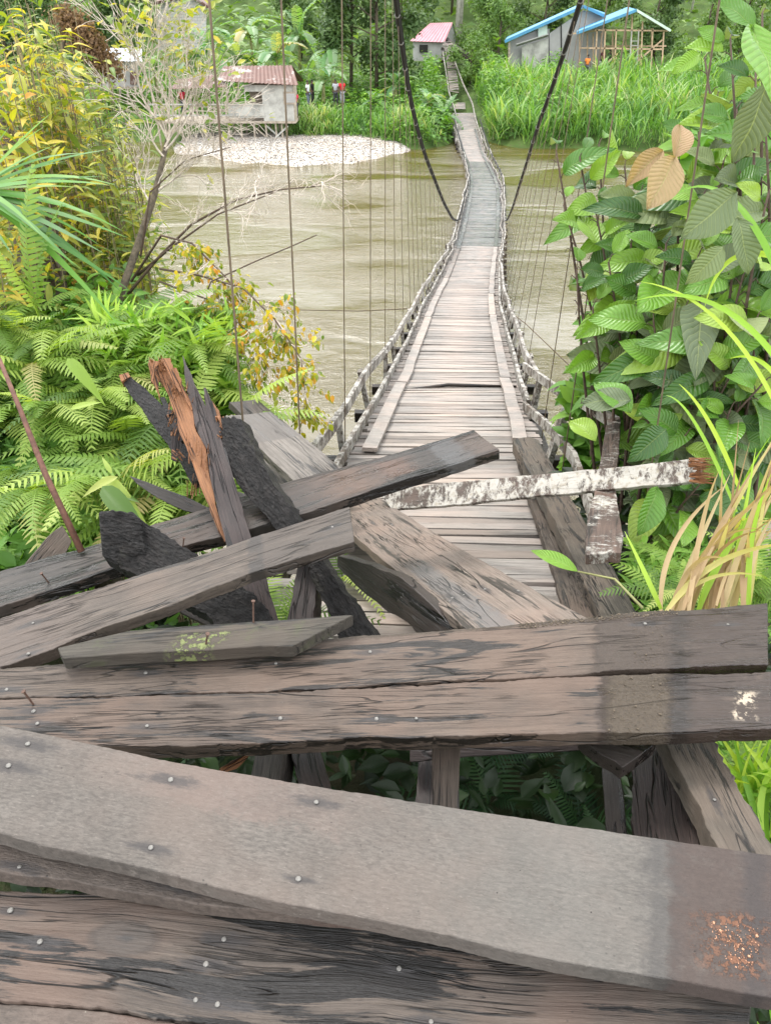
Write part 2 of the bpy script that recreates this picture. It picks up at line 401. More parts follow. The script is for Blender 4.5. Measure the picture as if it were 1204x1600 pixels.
M_near = earthmat('bank_soil', (.035, .03, .018), (.03, .045, .015), (.06, .045, .028))
M_far = earthmat('far_soil', (.05, .09, .02), (.08, .13, .03), (.09, .075, .04))
terrain('near_bank', -40, 40, -14, 34, 110, 100, hnear, M_near)
terrain('far_bank', -140, 140, 45, 260, 180, 140, hfar, M_far)
g = G('muddy_water'); co = g.tc.outputs['Object']
w1 = g.noise(g.vec(co, (.75, 1.35, 1), rot=(0, 0, R(-14))), 1.0, 5, .6, 1.0)
w2 = g.noise(g.vec(co, (2.0, 5.5, 1), rot=(0, 0, R(8))), 1.0, 6, .68, 1.0)
w3 = g.noise(g.vec(co, (.10, .22, 1), rot=(0, 0, R(-20))), 1.0, 3, .5, .6)
calm = g.step(w3, .40, .60)                       # riffles alternate with smoother water
hh = g.math('ADD', g.mul(w1, 1.0), g.mul(w2, .55)); hh = g.mul(hh, g.math('ADD', .22, g.mul(calm, 1.2)))
murk = g.mix(w3, (.100, .074, .014), (.078, .058, .011))
foam = g.mul(g.step(g.math('ADD', w2, g.mul(w1, .4)), .88, .96), g.mul(calm, .5))
murk = g.mix(foam, murk, (.4, .38, .32))
M_water = g.done(g.bsdf(murk, .06, g.bump(hh, 1.0, .075), 1.0))
mb = MB(); mb.v = [(-160, -14, 0), (160, -14, 0), (160, 60, 0), (-160, 60, 0)]; mb.f = [(0, 1, 2, 3)]
tag(mb.build('river_water', M_water), kind='structure')
# gravel bar
def hbar(X, Y):
    u = (X + 5.6 + .10*(Y-49)) / 8.2; front = 44.9 + .45 * np.sin(X * .5) + .35 * np.sin(X * 1.7 + 1) + .2 * np.sin(X * 4.1) + 4.5 * np.clip((X + 4.2) / 6, 0, 1) ** 1.4 + 5.0 * np.clip((-X - 7.8) / 6, 0, 1)
    d = Y - front
    return -.25 + .62 * sst(-.8, 2.8, d) * (1 - sst(.75, 1.05, np.abs(u))) + .10 * sst(2, 8, d) * (1 - sst(.75, 1.05, np.abs(u)))
g = G('river_gravel'); co = g.tc.outputs['Object']; vv = g.n('ShaderNodeTexVoronoi'); g.put(vv.inputs['Vector'], co); vv.inputs['Scale'].default_value = 7
c = g.ramp(vv.outputs['Color'], [(0, (.22, .19, .16)), (.5, (.42, .38, .33)), (1, (.62, .6, .56))])
c = g.mix(g.mul(g.step(g.noise(co, .8, 4), .45, .6), .5), c, (.42, .33, .25))
M_gravel = g.done(g.bsdf(c, .85, g.bump(vv.outputs['Distance'], .8, .06), .3))
terrain('gravel_bar', -17, 3.5, 43, 58, 130, 90, hbar, M_gravel)
def pebble():
    bm = bmesh.new(); bmesh.ops.create_cube(bm, size=1); bm.verts.ensure_lookup_table()
    V = np.array([v.co.normalized() * .5 for v in bm.verts]) * np.array([1, .8, .5]); Fq = np.array([[v.index for v in f.verts] for f in bm.faces]); bm.free()
    return V, Fq, np.zeros((8, 2))
n = 16000; px_ = rng.uniform(-15, 2.0, n); py_ = rng.uniform(44, 55, n); hz = hbar(px_, py_); ok = hz > -.03; px_, py_, hz = px_[ok], py_[ok], hz[ok]; n = len(px_)
M_peb = (lambda g: g.done(g.bsdf(g.ramp((lambda a: (setattr(a, 'attribute_name', 'rnd'), a.outputs['Fac'])[1])(g.n('ShaderNodeAttribute')), [(0, (.10, .085, .075)), (.5, (.24, .215, .185)), (1, (.44, .42, .385))]), .8)))(G('pebble_stone'))
tag(link('river_pebbles', tile([pebble()], np.stack([px_, py_, hz + .01], 1), rdir(n, -.1, .1), np.tile([0, 0, 1.], (n, 1)), rng.uniform(.03, .11, n) * np.where(rng.random(n) < .03, 2.2, 1), rng.random(n), 'pebbles', M_peb, False)), 'pale round pebbles covering the gravel bar', 'gravel', kind='stuff')

# ------------------------------------------------------------------ the suspension bridge
DECK = [(1010, 450, 915, 3.2), (900, 500, 868, 3.95), (800, 545, 830, 5.1), (700, 590, 807, 6.6), (650, 610, 797, 7.7), (600, 633, 784, 9.4), (540, 656, 774, 12.3),
        (480, 677, 764, 16.4), (440, 697, 766, 20), (400, 714, 771, 24.8), (350, 728, 776, 30.0), (290, 739, 776, 36.6), (262, 734, 763, 40.8), (240, 725, 751, 45.0), (200, 713, 740, 50.5), (176, 711, 737, 55)]
_L = [P(a, y, t) for y, a, b, t in DECK]; _R = [P(b, y, t) for y, a, b, t in DECK]
_y = np.array([p.y for p in _L]); yy = np.linspace(_y[0], _y[-1], 900)
def sm_(v):
    a = np.interp(yy, _y, v); out = a.copy()
    for i in range(len(a)):
        w = int(4 + 26 * min(1, (yy[i] - yy[0]) / 20)); lo, hi = max(0, i - w), min(len(a), i + w + 1); k = min(i - lo, hi - 1 - i); out[i] = a[i-k:i+k+1].mean()
    return out
_xl, _xr, _z = sm_([p.x for p in _L]), sm_([p.x for p in _R]), sm_([max(p.z, .03) for p in _L])
def dk(Y): return float(np.interp(Y, yy, _xl)), float(np.interp(Y, yy, _xr)), float(np.interp(Y, yy, _z))
def deckp(Y, side, off, dz):     # point beside the deck: side -1 left, 1 right
    a, b, z = dk(Y); return Vector(((a - off) if side < 0 else (b + off), Y, z + dz))
Y0, Y1 = float(yy[0]), float(yy[-1])

M_plank = wood('deck_plank_wood', (.455, .435, .42), (.31, .295, .285), wk=.70, stain=.12, shared=True, crack=.5, specks=.3, zones=[(.34, .62, 0, 1, .12, (.50, .40, .35), .32, 0)], bumpd=.002)
M_plank_wet = wood('wet_deck_plank_wood', (.22, .235, .255), (.13, .14, .155), wk=.85, stain=.1, shared=True, crack=.3, specks=.0, rough=.24, bumpd=.002)
M_beam_dark = wood('dark_beam_wood', (.11, .085, .07), (.05, .04, .034), stain=.5, shared=True, rough=.6)
M_paint = wood('peeling_white_wood', (.30, .26, .22), (.16, .13, .11), stain=.2, shared=True, paint=((.42, .40, .365), .2), bumpd=.003)
M_rustrod = plain('rusty_steel_rod', (.13, .095, .06), .7, .4, 30)
M_cable = plain('black_sleeved_cable', (.007, .007, .007), .7, .3, 40)
M_tie = plain('pale_cable_tie', (.26, .25, .23), .7, .2, 30)

xa, xb, z0 = dk(4.0)
bridge = thing('suspension_bridge', 'long narrow wooden suspension bridge dipping into the brown river, with peeling white rails', 'bridge', (.5*(xa+xb), 4.0, z0))
def plank_mesh(L, W, T, seed):
    rs = random.Random(seed); mb = MB(); n = 6
    for i in range(n + 1):
        x = -L/2 + L * i / n; a = rs.uniform(-.004, .004); b = rs.uniform(-.004, .004); zz = rs.uniform(-.003, .003)
        mb.v += [(x, -W/2 + a, -T), (x, -W/2 + a, zz), (x, W/2 + b, zz), (x, W/2 + b, -T)]
    for i in range(n):
        k = 4 * i
        for j in range(4): mb.f.append((k+j, k+4+j, k+4+(j+1) % 4, k+(j+1) % 4))
    mb.f += [(0, 1, 2, 3), (4*n+3, 4*n+2, 4*n+1, 4*n)]
    me = mb.mesh('plank'); uvl = me.uv_layers.new(name='UVMap')
    for lp in me.loops: c = me.vertices[lp.vertex_index].co; uvl.data[lp.index].uv = (c.x / L + .5, c.y / W + .5)
    return me
plank_meshes = []
for i in range(7):
    me = plank_mesh(1.0, random.Random(i).uniform(.104, .119), .028, i); me.materials.append(M_plank); plank_meshes.append(me)
Y = Y0; cnt = 0; far = []
while Y < Y1 - .05:
    a, b, z = dk(Y); z2 = dk(Y + .1)[2]; pit = math.atan2(z2 - z, .1)
    ctr = (a + b) / 2 + random.uniform(-.025, .025); ln = (b - a) + random.choice([.42, .46, .5, .38, .56]) * (1 if random.random() > .04 else .8)
    rot = Matrix.Rotation(random.gauss(0, .008) - .03, 4, 'Z') @ Matrix.Rotation(pit + random.gauss(0, .02), 4, 'X') @ Matrix.Rotation(random.gauss(0, .006), 4, 'Y')
    M = Matrix.Translation((ctr, Y, z + random.uniform(-.004, .004))) @ rot @ Matrix.Diagonal((ln, 1, 1, 1))
    if random.random() < .012 and Y > 5: Y += .12; continue
    if Y < 19.5:
        link('plank', random.choice(plank_meshes), bridge, None, M)
    else: far.append((M, Y))
    Y += .121 + random.uniform(-.003, .006)
def join_planks(lst, mat, name):
    mb = MB()
    for M in lst:
        s = len(mb.v); me = random.choice(plank_meshes); mb.v += [M @ v.co for v in me.vertices]; mb.f += [tuple(s + i for i in p.vertices) for p in me.polygons]
    o = mb.build(name, mat, bridge); tag(o, kind='stuff'); return o
join_planks([m for m, y in far if not 27 < y < 46.5], M_plank, 'far_planks')
o = join_planks([m for m, y in far if 27 < y < 46.5], M_plank_wet, 'wet_planks'); o['label'] = 'wet planks washed over by the river at the lowest point'
# cross beams, hangers, posts, rails
hang_Y = [2.95, 3.95, 5.6, 7.3]
while hang_Y[-1] < 54: hang_Y.append(hang_Y[-1] + (1.45 if hang_Y[-1] < 12 else 1.15))
hang_R = [2.95, 3.3, 4.75, 6.2] + [y - .15 for y in hang_Y[4:]]
CABZ = [(-3, 5.6), (0, 4.45), (4, 2.85), (8, 1.25), (11, .14), (14.3, -1.15), (18.5, -2.85), (23, -4.6), (27, -5.95), (30, -6.65), (32.3, -6.85), (35, -6.7), (40, -6.75), (46, -6.7), (51, -6.35), (56, -5.9)]
cY = [c[0] for c in CABZ]; cZ = [c[1] for c in CABZ]
def cabp(Y, side):
    z = float(np.interp(Y, cY, cZ)) + CZ
    yb = max(Y, Y0 + .1); an = deckp(yb, side, .26, 0); h = max(0, z - an.z)
    if side < 0: xx = an.x + float(np.interp(Y, [3, 5.6, 8, 11, 14, 18, 24, 30], [.17, .13, .04, -.12, -.2, -.2, -.1, 0]))
    else: xx = an.x + float(np.interp(Y, [3, 4.6, 6.2, 8, 10.6, 14, 18, 24, 29], [-.22, -.08, .08, .22, .38, .4, .35, .2, .05]))
    if Y < yb: xx += (Y - yb) * .03 * (-1 if side < 0 else 1) * .3
    return Vector((xx, Y, max(z, .28)))
for side in (-1, 1):
    ys = np.concatenate([np.linspace(-3, 30, 60), np.linspace(30.5, 56, 40)])
    pts = [cabp(y, side) for y in ys]
    for _ in range(2): pts = [pts[0]] + [(pts[i-1] + pts[i] * 2 + pts[i+1]) / 4 for i in range(1, len(pts) - 1)] + [pts[-1]]
    mb = MB(); mb.tube(pts, .030, 8); mb.tube([p + Vector((.030, 0, .02)) for p in pts], .016, 6)
    mb.build('main_cable', M_cable, bridge, True)
    ty = 6.0
    while ty < 31:
        p = cabp(ty, side); q = cabp(ty + .06, side); q = p.lerp(q, .5); MB().tube([p, q], .037, 8).build('cable_tie', M_tie, bridge, True); ty += .75 + random.uniform(-.1, .2)
rod = MB().tube([(0, 0, 0), (0, 0, 1)], .0045, 6).mesh('rod'); rod.materials.append(M_rustrod); smooth(rod)
beam = MB().box((0, 0, 0), (1, .09, .11)).mesh('beam'); beam.materials.append(M_beam_dark)
post = MB().box((0, 0, .5), (.05, .10, 1)).mesh('post'); post.materials.append(M_paint)
for hy in hang_Y:
    a, b, z = dk(hy)
    link('crossbeam', beam, bridge, None, Matrix.Translation(((a + b) / 2, hy, z - .09)) @ Matrix.Diagonal((b - a + .86, 1, 1, 1)))
    for side in (-1, 1):
        if side < 0 or hy > 3.2:
            hq = hy if side < 0 else hang_R[hang_Y.index(hy)]; p0 = deckp(hq, side, (.31 if hq < 3 else .26) if hq != 3.3 or side < 0 else .50, -.12); p1 = cabp(hq + random.uniform(-.03, .03), side)
            if p1.z - p0.z > .25 and hy < 31:
                d = p1 - p0; M = Matrix.Translation(p0) @ d.to_track_quat('Z', 'Y').to_matrix().to_4x4() @ Matrix.Diagonal((1, 1, d.length, 1))
                link('hanger_rod', rod, bridge, None, M)
        if hy > 4.2:
            q = deckp(hy, side, .26, -.14); hgt = (.56 + random.uniform(-.05, .04))
            M = Matrix.Translation(q) @ Matrix.Rotation(random.gauss(0, .05) + side * .08, 4, 'Y') @ Matrix.Rotation(random.gauss(0, .06), 4, 'X') @ Matrix.Diagonal((1, 1, hgt, 1))
            link('rail_post', post, bridge, None, M)
def rail(name, pts, w, h, mat=M_paint):
    """a rail board with slight sag and wobble between posts"""
    mb = MB(); n = len(pts)
    for i, p in enumerate(pts):
        d = (pts[min(i+1, n-1)] - pts[max(i-1, 0)]).normalized(); x = d.cross(Vector((0, 0, 1))).normalized(); u = x.cross(d)
        for sx, sz in ((-1, -1), (1, -1), (1, 1), (-1, 1)): mb.v.append(p + x * sx * w / 2 + u * sz * h / 2)
    for i in range(n - 1):
        k = 4 * i
        for j in range(4): mb.f.append((k+j, k+4+j, k+4+(j+1) % 4, k+(j+1) % 4))
    mb.f += [(0, 1, 2, 3), (4*n-1, 4*n-2, 4*n-3, 4*n-4)]
    return mb.build(name, mat, bridge)
for side in (-1, 1):
    for nm, dz, h, off in (('handrail', .40, .095, .27), ('lower_rail', .06, .10, .22)):
        i = 0; ys = ([hang_Y[2] - 1.3] if side < 0 else []) + [y for y in hang_Y[2 if side < 0 else 3:]]
        seg = []
        rs = random.Random(int(side * 10 + dz * 100))
        knot = {}
        for y in ys: knot[y] = (rs.gauss(0, .012) + (0.035 if y > 20 else 0) * rs.gauss(0, 1), rs.gauss(0, .012) + (.035 if 20 < y < 50 else 0) * rs.gauss(0, 1))
        while i < len(ys) - 1:
            step = 2 if ys[i] < 20 else 3; j = min(i + step, len(ys) - 1)
            if rs.random() < .06 and ys[i] > 24: i = j; continue
            pts = []
            for q in np.linspace(ys[i], ys[j], 3 * (j - i) + 1):
                kx = np.interp(q, ys, [knot[y][0] for y in ys]); kz = np.interp(q, ys, [knot[y][1] for y in ys])
                pts.append(deckp(max(q, Y0), side, off + kx + .012 * (i % 2), dz + kz + .01 * (i % 2)))
            rail(nm, pts, .042, h); i = j
    # toe boards lying along the deck edge
    y = 5.6 if side < 0 else 5.9
    while y < 55:
        y2 = min(y + 2.9, 56); rs = random.Random(int(y * 10 + side))
        pts = [deckp(q, side, .03 + rs.gauss(0, .008), .045) for q in np.linspace(y, y2, 5)]
        rail('toe_board', pts, .13, .035, M_plank if y < 26 else M_plank_wet); y = y2 + .05
    for off in (.0, .42):       # stringers under the deck
        pts = [deckp(q, side, off - .12, -.17) for q in np.linspace(Y0, Y1, 60)]
        rail('stringer', pts, .07, .1, M_beam_dark)
for nm_, pl_, w_, h_ in (('handrail', [(818, 572, 8.4), (868, 608, 6.7), (915, 632, 5.6), (962, 662, 4.72)], .035, .085), ('lower_rail', [(818, 634, 7.9), (862, 672, 6.6), (896, 716, 5.4), (928, 812, 4.1)], .035, .09)):
    rail(nm_, [P(*q) for q in pl_], w_, h_)
MB().tube([P(455, 484, 20), P(560, 486, 19), P(640, 482, 18), P(690, 479, 17.5)], .012, 5).build('stay_wire', M_rustrod, bridge, True)
MB().tube([P(772, 470, 17), P(820, 505, 15), P(890, 572, 13)], .010, 5).build('stay_wire', M_rustrod, bridge, True)
# a thin pole lying across the deck
MB().tube([P(622, 611, 9.1), P(700, 607, 9.2) + Vector((0, 0, .05)), P(806, 604, 9.2)], [.02, .022, .016], 6).build('cross_pole', M_beam_dark, bridge, True)
# far ramp
sec = MB()
ramp_ = [(172, 702, 725, 57.0), (150, 698, 714, 60), (125, 697, 712, 63), (100, 696, 708, 67), (80, 690, 706, 70)]
for i in range(5):
    q = P(714, 169 - i * 2, 57.4 + i * .5); link('plank', plank_meshes[i], bridge, None, Matrix.Translation(q) @ Matrix.Rotation(.1, 4, 'X') @ Matrix.Diagonal((1.25, 3.4, 1, 1)))
for k in range(64):
    f = k / 63; y = np.interp(f, [0, 1], [150, 72]); xl = np.interp(y, [72, 100, 125, 150], [692, 697, 699, 702]); xr = np.interp(y, [72, 100, 125, 150], [706, 709, 713, 716]); t = np.interp(y, [72, 150], [70, 60])
    a, b = P(xl, y, t), P(xr, y, t)
    a.z += .35; b.z += .35
    if random.random() < .86: MB().bar(a, b + Vector((0, 0, random.uniform(-.12, .12))), .30, .05).build('ramp_plank', M_plank, bridge)
for path in ([(711, 232, 47.5), (714, 200, 50.5), (709, 178, 55), (700, 150, 60), (696, 120, 64), (691, 88, 69)], [(752, 228, 47.5), (742, 196, 51), (737, 170, 56), (723, 140, 61), (712, 110, 65), (704, 85, 70), (692, 72, 71)]):
    pts = [P(*q) + Vector((0, 0, .35)) for q in path]; rail('ramp_rail', pts, .07, .12)
tw = thing('collapsed_bridge_tower', 'dark collapsed timber tower leaning over the far end of the bridge below the pink roof', 'tower', P(705, 95, 71))
for a, b, w in (((694, 60, 72), (735, 93, 69), .42), ((698, 66, 72.5), (720, 84, 70), .3), ((690, 76, 71), (712, 84, 70.5), .3), ((694, 76, 71), (690, 96, 70.5), .3), ((712, 84, 71), (709, 104, 70), .28)):
    MB().bar(P(*a), P(*b), w, w * .8).build('tower_beam', M_beam_dark, tw)
for a, b in (((692, 70, 70), (704, 88, 69)), ((694, 78, 70), (710, 70, 70)), ((722, 82, 70), (736, 84, 69))):
    MB().bar(P(*a), P(*b), .16, .12).build('broken_rail', M_paint, tw)

# ------------------------------------------------------------------ debris boards: outlines unprojected onto each board's own plane
def resample(pl, n):
    p = np.array(pl, float); d = np.concatenate([[0], np.cumsum(np.linalg.norm(np.diff(p, axis=0), axis=1))]); s = np.linspace(0, d[-1], n)
    return np.stack([np.interp(s, d, p[:, 0]), np.interp(s, d, p[:, 1])], 1)
def knot_mark(mat, p, rx, ry):
    t = mat.node_tree; bs = next(n for n in t.nodes if n.type == 'BSDF_PRINCIPLED'); g = G.__new__(G); g.m = mat; g.t = t; g.tc = next(n for n in t.nodes if n.type == 'TEX_COORD')
    co = g.tc.outputs['Object']; v = g.vec(co, (1 / rx, 1 / ry, 0), loc=(-p.x / rx, -p.y / ry, 0)); l = g.n('ShaderNodeVectorMath'); l.operation = 'LENGTH'; g.put(l.inputs[0], v)
    d = g.math('ADD', l.outputs['Value'], g.mul(g.math('SUBTRACT', g.noise(co, 35, 4, .7), .5), .5)); ring = g.step(g.math('SINE', g.mul(d, 15.0)), .2, 1.0)
    ins = g.step(d, .8, 1.05, inv=True); rim = g.mul(g.step(d, .78, .95), g.step(d, 1.0, 1.22, inv=True)); core = g.step(d, .0, .42, inv=True)
    src = bs.inputs['Base Color'].links[0].from_socket; c = g.mix(g.mul(ins, .6), src, (.062, .054, .048)); c = g.mix(g.mul(g.mul(ring, ins), .14), c, (.045, .04, .037)); c = g.mix(g.mul(core, .6), c, (.028, .03, .032)); c = g.mix(g.mul(rim, .35), c, (.03, .027, .025))
    g.put(bs.inputs['Base Color'], c)
def nail_stains(mat, pts, rs):
    # iron stains bled along the grain round each nail of this board
    t = mat.node_tree; bs = next(n for n in t.nodes if n.type == 'BSDF_PRINCIPLED'); g = G.__new__(G); g.m = mat; g.t = t; g.tc = next(n for n in t.nodes if n.type == 'TEX_COORD')
    co = g.tc.outputs['Object']; wob = g.mul(g.math('SUBTRACT', g.noise(g.vec(co, (30, 90, 30)), 1.0, 4, .7), .5), 1.5); tot = None
    for p in pts:
        s = rs.uniform(.45, 1.5); v = g.vec(co, (14 / s, 62 / s, 0), loc=(-p.x * 14 / s, -p.y * 62 / s, 0)); l = g.n('ShaderNodeVectorMath'); l.operation = 'LENGTH'; g.put(l.inputs[0], v)
        m = g.step(g.math('ADD', l.outputs['Value'], wob), .25, .95, inv=True); tot = m if tot is None else g.math('MAXIMUM', tot, m)
    src = bs.inputs['Base Color'].links[0].from_socket; g.put(bs.inputs['Base Color'], g.mix(g.mul(tot, .75), src, (.035, .032, .032)))
def board(name, label, cat, top, bot, ta, tb, th, mat, roll=0.0, face='up', m=4, n=28, nails=(), jag=(0, 0), rough=.0015, z=False, group=None, parent=None, bev=.0035, warp=0.0, bent=(), rf=1.0, knot=None):
    """ta, tb: distance (or height above camera if z) of the A end and B end of the board's centre line."""
    T, B = resample(top, n + 1), resample(bot, n + 1)
    ca, cb = (T[0] + B[0]) / 2, (T[-1] + B[-1]) / 2
    A = PZ(ca[0], ca[1], CZ + ta) if z else P(ca[0], ca[1], ta); Bp = PZ(cb[0], cb[1], CZ + tb) if z else P(cb[0], cb[1], tb)
    ax = (Bp - A).normalized(); view = ((A + Bp) / 2 - EYE).normalized()
    ref = Vector((0, 0, 1)) if face == 'up' else (-view if face == 'cam' else Vector(face))
    wd = ref.cross(ax).normalized(); wd = Matrix.Rotation(R(roll), 3, ax) @ wd; nr = ax.cross(wd).normalized()
    if nr.dot(view) > 0: nr = -nr; wd = -wd
    def hit(p):
        r = ray(p[0], p[1]); return EYE + r * ((A - EYE).dot(nr) / r.dot(nr))
    C = (A + Bp) / 2; Mw = Matrix((ax, nr.cross(ax), nr)).transposed().to_4x4(); Mw.translation = C; Mi = Mw.inverted()
    rs = random.Random(hash(label) % 9999 if False else len(label) * 13 + int(top[0][0])); V = []; UV = []
    jit = [[rs.gauss(0, 1) for _ in range(m + 1)] for _ in range(2)]
    L = (Bp - A).length
    for i in range(n + 1):
        pt, pb = Mi @ hit(T[i]), Mi @ hit(B[i]); u = i / n
        for j in range(m + 1):
            q = j / m; p = pt.lerp(pb, q)
            p.z += rough * (mnoise.noise(Vector((p.x * 6 * rf, p.y * 14 * rf, len(label)))) * 1.6 + (mnoise.noise(Vector((p.x * 40, p.y * 60, 2))) * .9 if rf > 1 else 0)) - warp * math.sin(u * math.pi)
            if j in (0, m): p.y += rough * (1.6 + .8 * (rf > 1)) * (mnoise.noise(Vector((p.x * 11, q * 9, len(label) * .7))) + .8 * mnoise.noise(Vector((p.x * 60 * rf, q * 9, 5))))
            if jag[0] and i < 2: p.x -= abs(jit[0][j]) * jag[0] * (1 - i * .5)
            if jag[1] and i > n - 2: p.x += abs(jit[1][j]) * jag[1] * (1 - (n - i) * .5)
            V.append(p); UV.append((u, q))
    nt = len(V); V += [v - Vector((0, 0, th * (1 + .06 * mnoise.noise(Vector((v.x * 5, v.y * 5, 3)))))) for v in V]; UV += UV
    Fc = []; c = m + 1
    for i in range(n):
        for j in range(m):
            a = i*c + j; Fc.append((a, a + 1, a + c + 1, a + c)); Fc.append((nt + a, nt + a + c, nt + a + c + 1, nt + a + 1))
        a = i*c; Fc.append((a, a + c, nt + a + c, nt + a)); a = i*c + m; Fc.append((a, nt + a, nt + a + c, a + c))
    for j in range(m):
        Fc.append((j, nt + j, nt + j + 1, j + 1)); a = n*c + j; Fc.append((a, a + 1, nt + a + 1, nt + a))
    me = bpy.data.meshes.new(name); me.from_pydata([tuple(v) for v in V], [], Fc); me.update()
    bm = bmesh.new(); bm.from_mesh(me); bmesh.ops.recalc_face_normals(bm, faces=bm.faces); bm.to_mesh(me); bm.free()
    uvl = me.uv_layers.new(name='UVMap'); uvl.data.foreach_set('uv', np.array([UV[l.vertex_index] for l in me.loops]).ravel())
    smooth(me)
    o = link(name, me, parent, mat, Mw)
    if parent is None: tag(o, label, cat, group)
    if bev:
        b = o.modifiers.new('bevel', 'BEVEL'); b.width = bev; b.segments = 2; b.limit_method = 'ANGLE'; b.angle_limit = R(50); b.harden_normals = True
    if knot: knot_mark(mat, Mi @ hit(knot[0]), knot[1], knot[2])
    if nails: nail_stains(mat, [Mi @ hit(q) for q in nails], rs)
    for nx, ny in nails:
        p = hit((nx, ny)); q = Matrix.Translation(p + nr * .001) @ Mw.to_3x3().to_4x4() @ Matrix.Rotation(rs.uniform(-.2, .2), 4, 'X')
        link('nail', NAIL, o, None, q @ Matrix.Scale(rs.uniform(.62, .92), 4))
    for nx, ny, ln in bent:
        p = hit((nx, ny)); d = Vector((rs.uniform(-.3, .3), rs.uniform(-.2, .2), 1)).normalized(); e = p + d * ln
        MB().tube([p - d * .01, e], .0028, 6).tube([e, e + d * .003], .006, 6).build('bent_nail', M_rustnail, o)
    return o
mb = MB(); k = 10
for r_, zz in ((.0062, 0), (.006, .0022), (.0035, .0036)):
    mb.v += [Vector((r_ * math.cos(2*math.pi*j/k), r_ * math.sin(2*math.pi*j/k), zz)) for j in range(k)]
for i in range(2): mb.f += [(i*k+j, i*k+(j+1) % k, (i+1)*k+(j+1) % k, (i+1)*k+j) for j in range(k)]
mb.f.append(tuple(2*k+j for j in range(k)))
NAIL = mb.mesh('nail'); NAIL.materials.append(plain('worn_nail_head', (.19, .18, .165), .55, .35, 200, metal=.3)); smooth(NAIL)
M_rustnail = plain('rusty_nail', (.09, .05, .035), .7, .3, 100)

# base colours
GREY = ((.28, .27, .245), (.19, .168, .152)); BRN = ((.22, .18, .155), (.125, .10, .086)); DRK = ((.10, .085, .078), (.045, .038, .035)); BLK = ((.035, .029, .026), (.014, .012, .011))
MUD = (.16, .125, .09); WETC = (.075, .052, .043)
M_b1 = wood('pale_sanded_board', (.31, .283, .262), (.225, .203, .186), stain=-.15, crack=.06, specks=.8, seed=1, scratch=.55, iso=True, wk=.385, rough=.72, zones=[(.60, .83, -1, 2, .14, (.28, .28, .265), .4, 0), (.22, .42, -1, .4, .10, (.33, .235, .205), .45, 0), (.838, 1.3, -1, 2, .006, (.135, .10, .09), .88, .5), (.815, .838, -1, 2, .022, (.085, .082, .084), .8, 0), (.925, .955, -1, 2, .01, (.07, .062, .066), .6, 0), (.885, .945, .5, .9, .03, (.46, .22, .13), .9, 1.5, 60)])
M_b2 = wood('lower_sanded_board', (.27, .225, .20), (.19, .155, .135), stain=-.15, crack=.06, specks=.9, seed=2, rough=.7, scratch=.3, iso=True, zones=[(.5, 1.2, -1, 2, .05, (.24, .15, .125), .5, 0)])
M_b3 = wood('cracked_front_board', (.27, .225, .195), (.15, .125, .11), stain=.62, crack=1.0, specks=.5, seed=3, rough=.66, knots=1.0, pink=1, zones=[(.93, 1.3, -1, 2, .02, (.05, .042, .038), .7, 0)])
M_u1 = wood('upper_cross_board', (.285, .225, .185), (.155, .12, .10), stain=.42, crack=.8, specks=.45, seed=4.2, rough=.64, grainscale=1.1, zones=[(.785, 1.2, -1, 2, .004, WETC, .88, 0), (.878, .90, -1, 2, .01, (.035, .027, .024), .7, 0), (.785, .875, -1, 2, .01, (.13, .10, .08), .7, 1.2), (-1, 1.2, -.3, .05, .03, (.12, .10, .075), .8, 1.5)])
M_u2 = wood('lower_cross_board', (.285, .22, .18), (.155, .12, .10), stain=.40, crack=.8, specks=.5, seed=7.7, rough=.64, grainscale=1.1, zones=[(.765, 1.2, -1, 2, .004, WETC, .88, 0), (.852, .875, -1, 2, .008, (.03, .024, .022), .8, 0), (.775, .85, -1, 2, .008, MUD, .95, 2.0), (.930, .953, .36, .84, .006, (.95, .82, .66), .95, .5, 42)])
M_l = wood('mossy_offcut', (.17, .155, .13), (.09, .08, .068), stain=.35, crack=.7, specks=.5, seed=9, green=.35, rough=.78, zones=[(.47, .64, .35, 1.6, .04, (.42, .50, .20), .95, 1.5, 48)])
M_pa = wood('long_grey_board', (.27, .225, .19), (.14, .115, .10), stain=.30, crack=.9, specks=.4, seed=12, rough=.62, zones=[(.735, .775, -1, 2, .006, (.055, .05, .048), .75, 0), (.775, 1.2, -1, 2, .01, (.12, .10, .088), .6, 0), (-.2, .3, -1, 2, .1, (.19, .14, .12), .5, 0)])
M_pb = wood('wet_long_board', (.135, .115, .102), (.06, .052, .047), stain=.48, crack=.7, specks=.3, seed=15, rough=.5, pink=1, zones=[(.905, .955, -1, 2, .006, (.19, .195, .205), .6, .3), (.955, 1.2, .1, .9, .02, (.2, .14, .11), .5, 0), (.70, .78, .1, .9, .05, (.26, .15, .10), .55, 0), (.80, .855, .2, .8, .02, (.23, .12, .08), .55, 0)])
M_pc = wood('cracked_brown_board', (.33, .275, .24), (.22, .18, .155), wk=.6, stain=.3, crack=1.0, specks=.5, seed=18, rough=.68, zones=[(.45, 1.2, .58, .86, .05, (.16, .17, .185), .6, 0)])
M_d = wood('pale_weathered_board', (.33, .305, .28), (.18, .165, .15), wk=.62, stain=.38, crack=1.0, specks=.4, seed=22, rough=.7, zones=[(-.2, .36, -1, 2, .01, (.13, .118, .11), .75, 0)])
M_d2 = wood('grey_back_board', (.25, .225, .205), (.13, .115, .105), stain=.3, crack=.8, specks=.4, seed=24, rough=.7)
M_tr = wood('bleached_beam', (.30, .265, .225), (.16, .14, .118), stain=.35, crack=1.0, specks=.5, seed=27, rough=.78, grainscale=.9, bumpd=.006)
M_tr2 = wood('brown_side_board', (.26, .215, .18), (.14, .115, .095), stain=.35, crack=.8, specks=.4, seed=30, rough=.75)
M_blk = charred('rotten_black_beam')
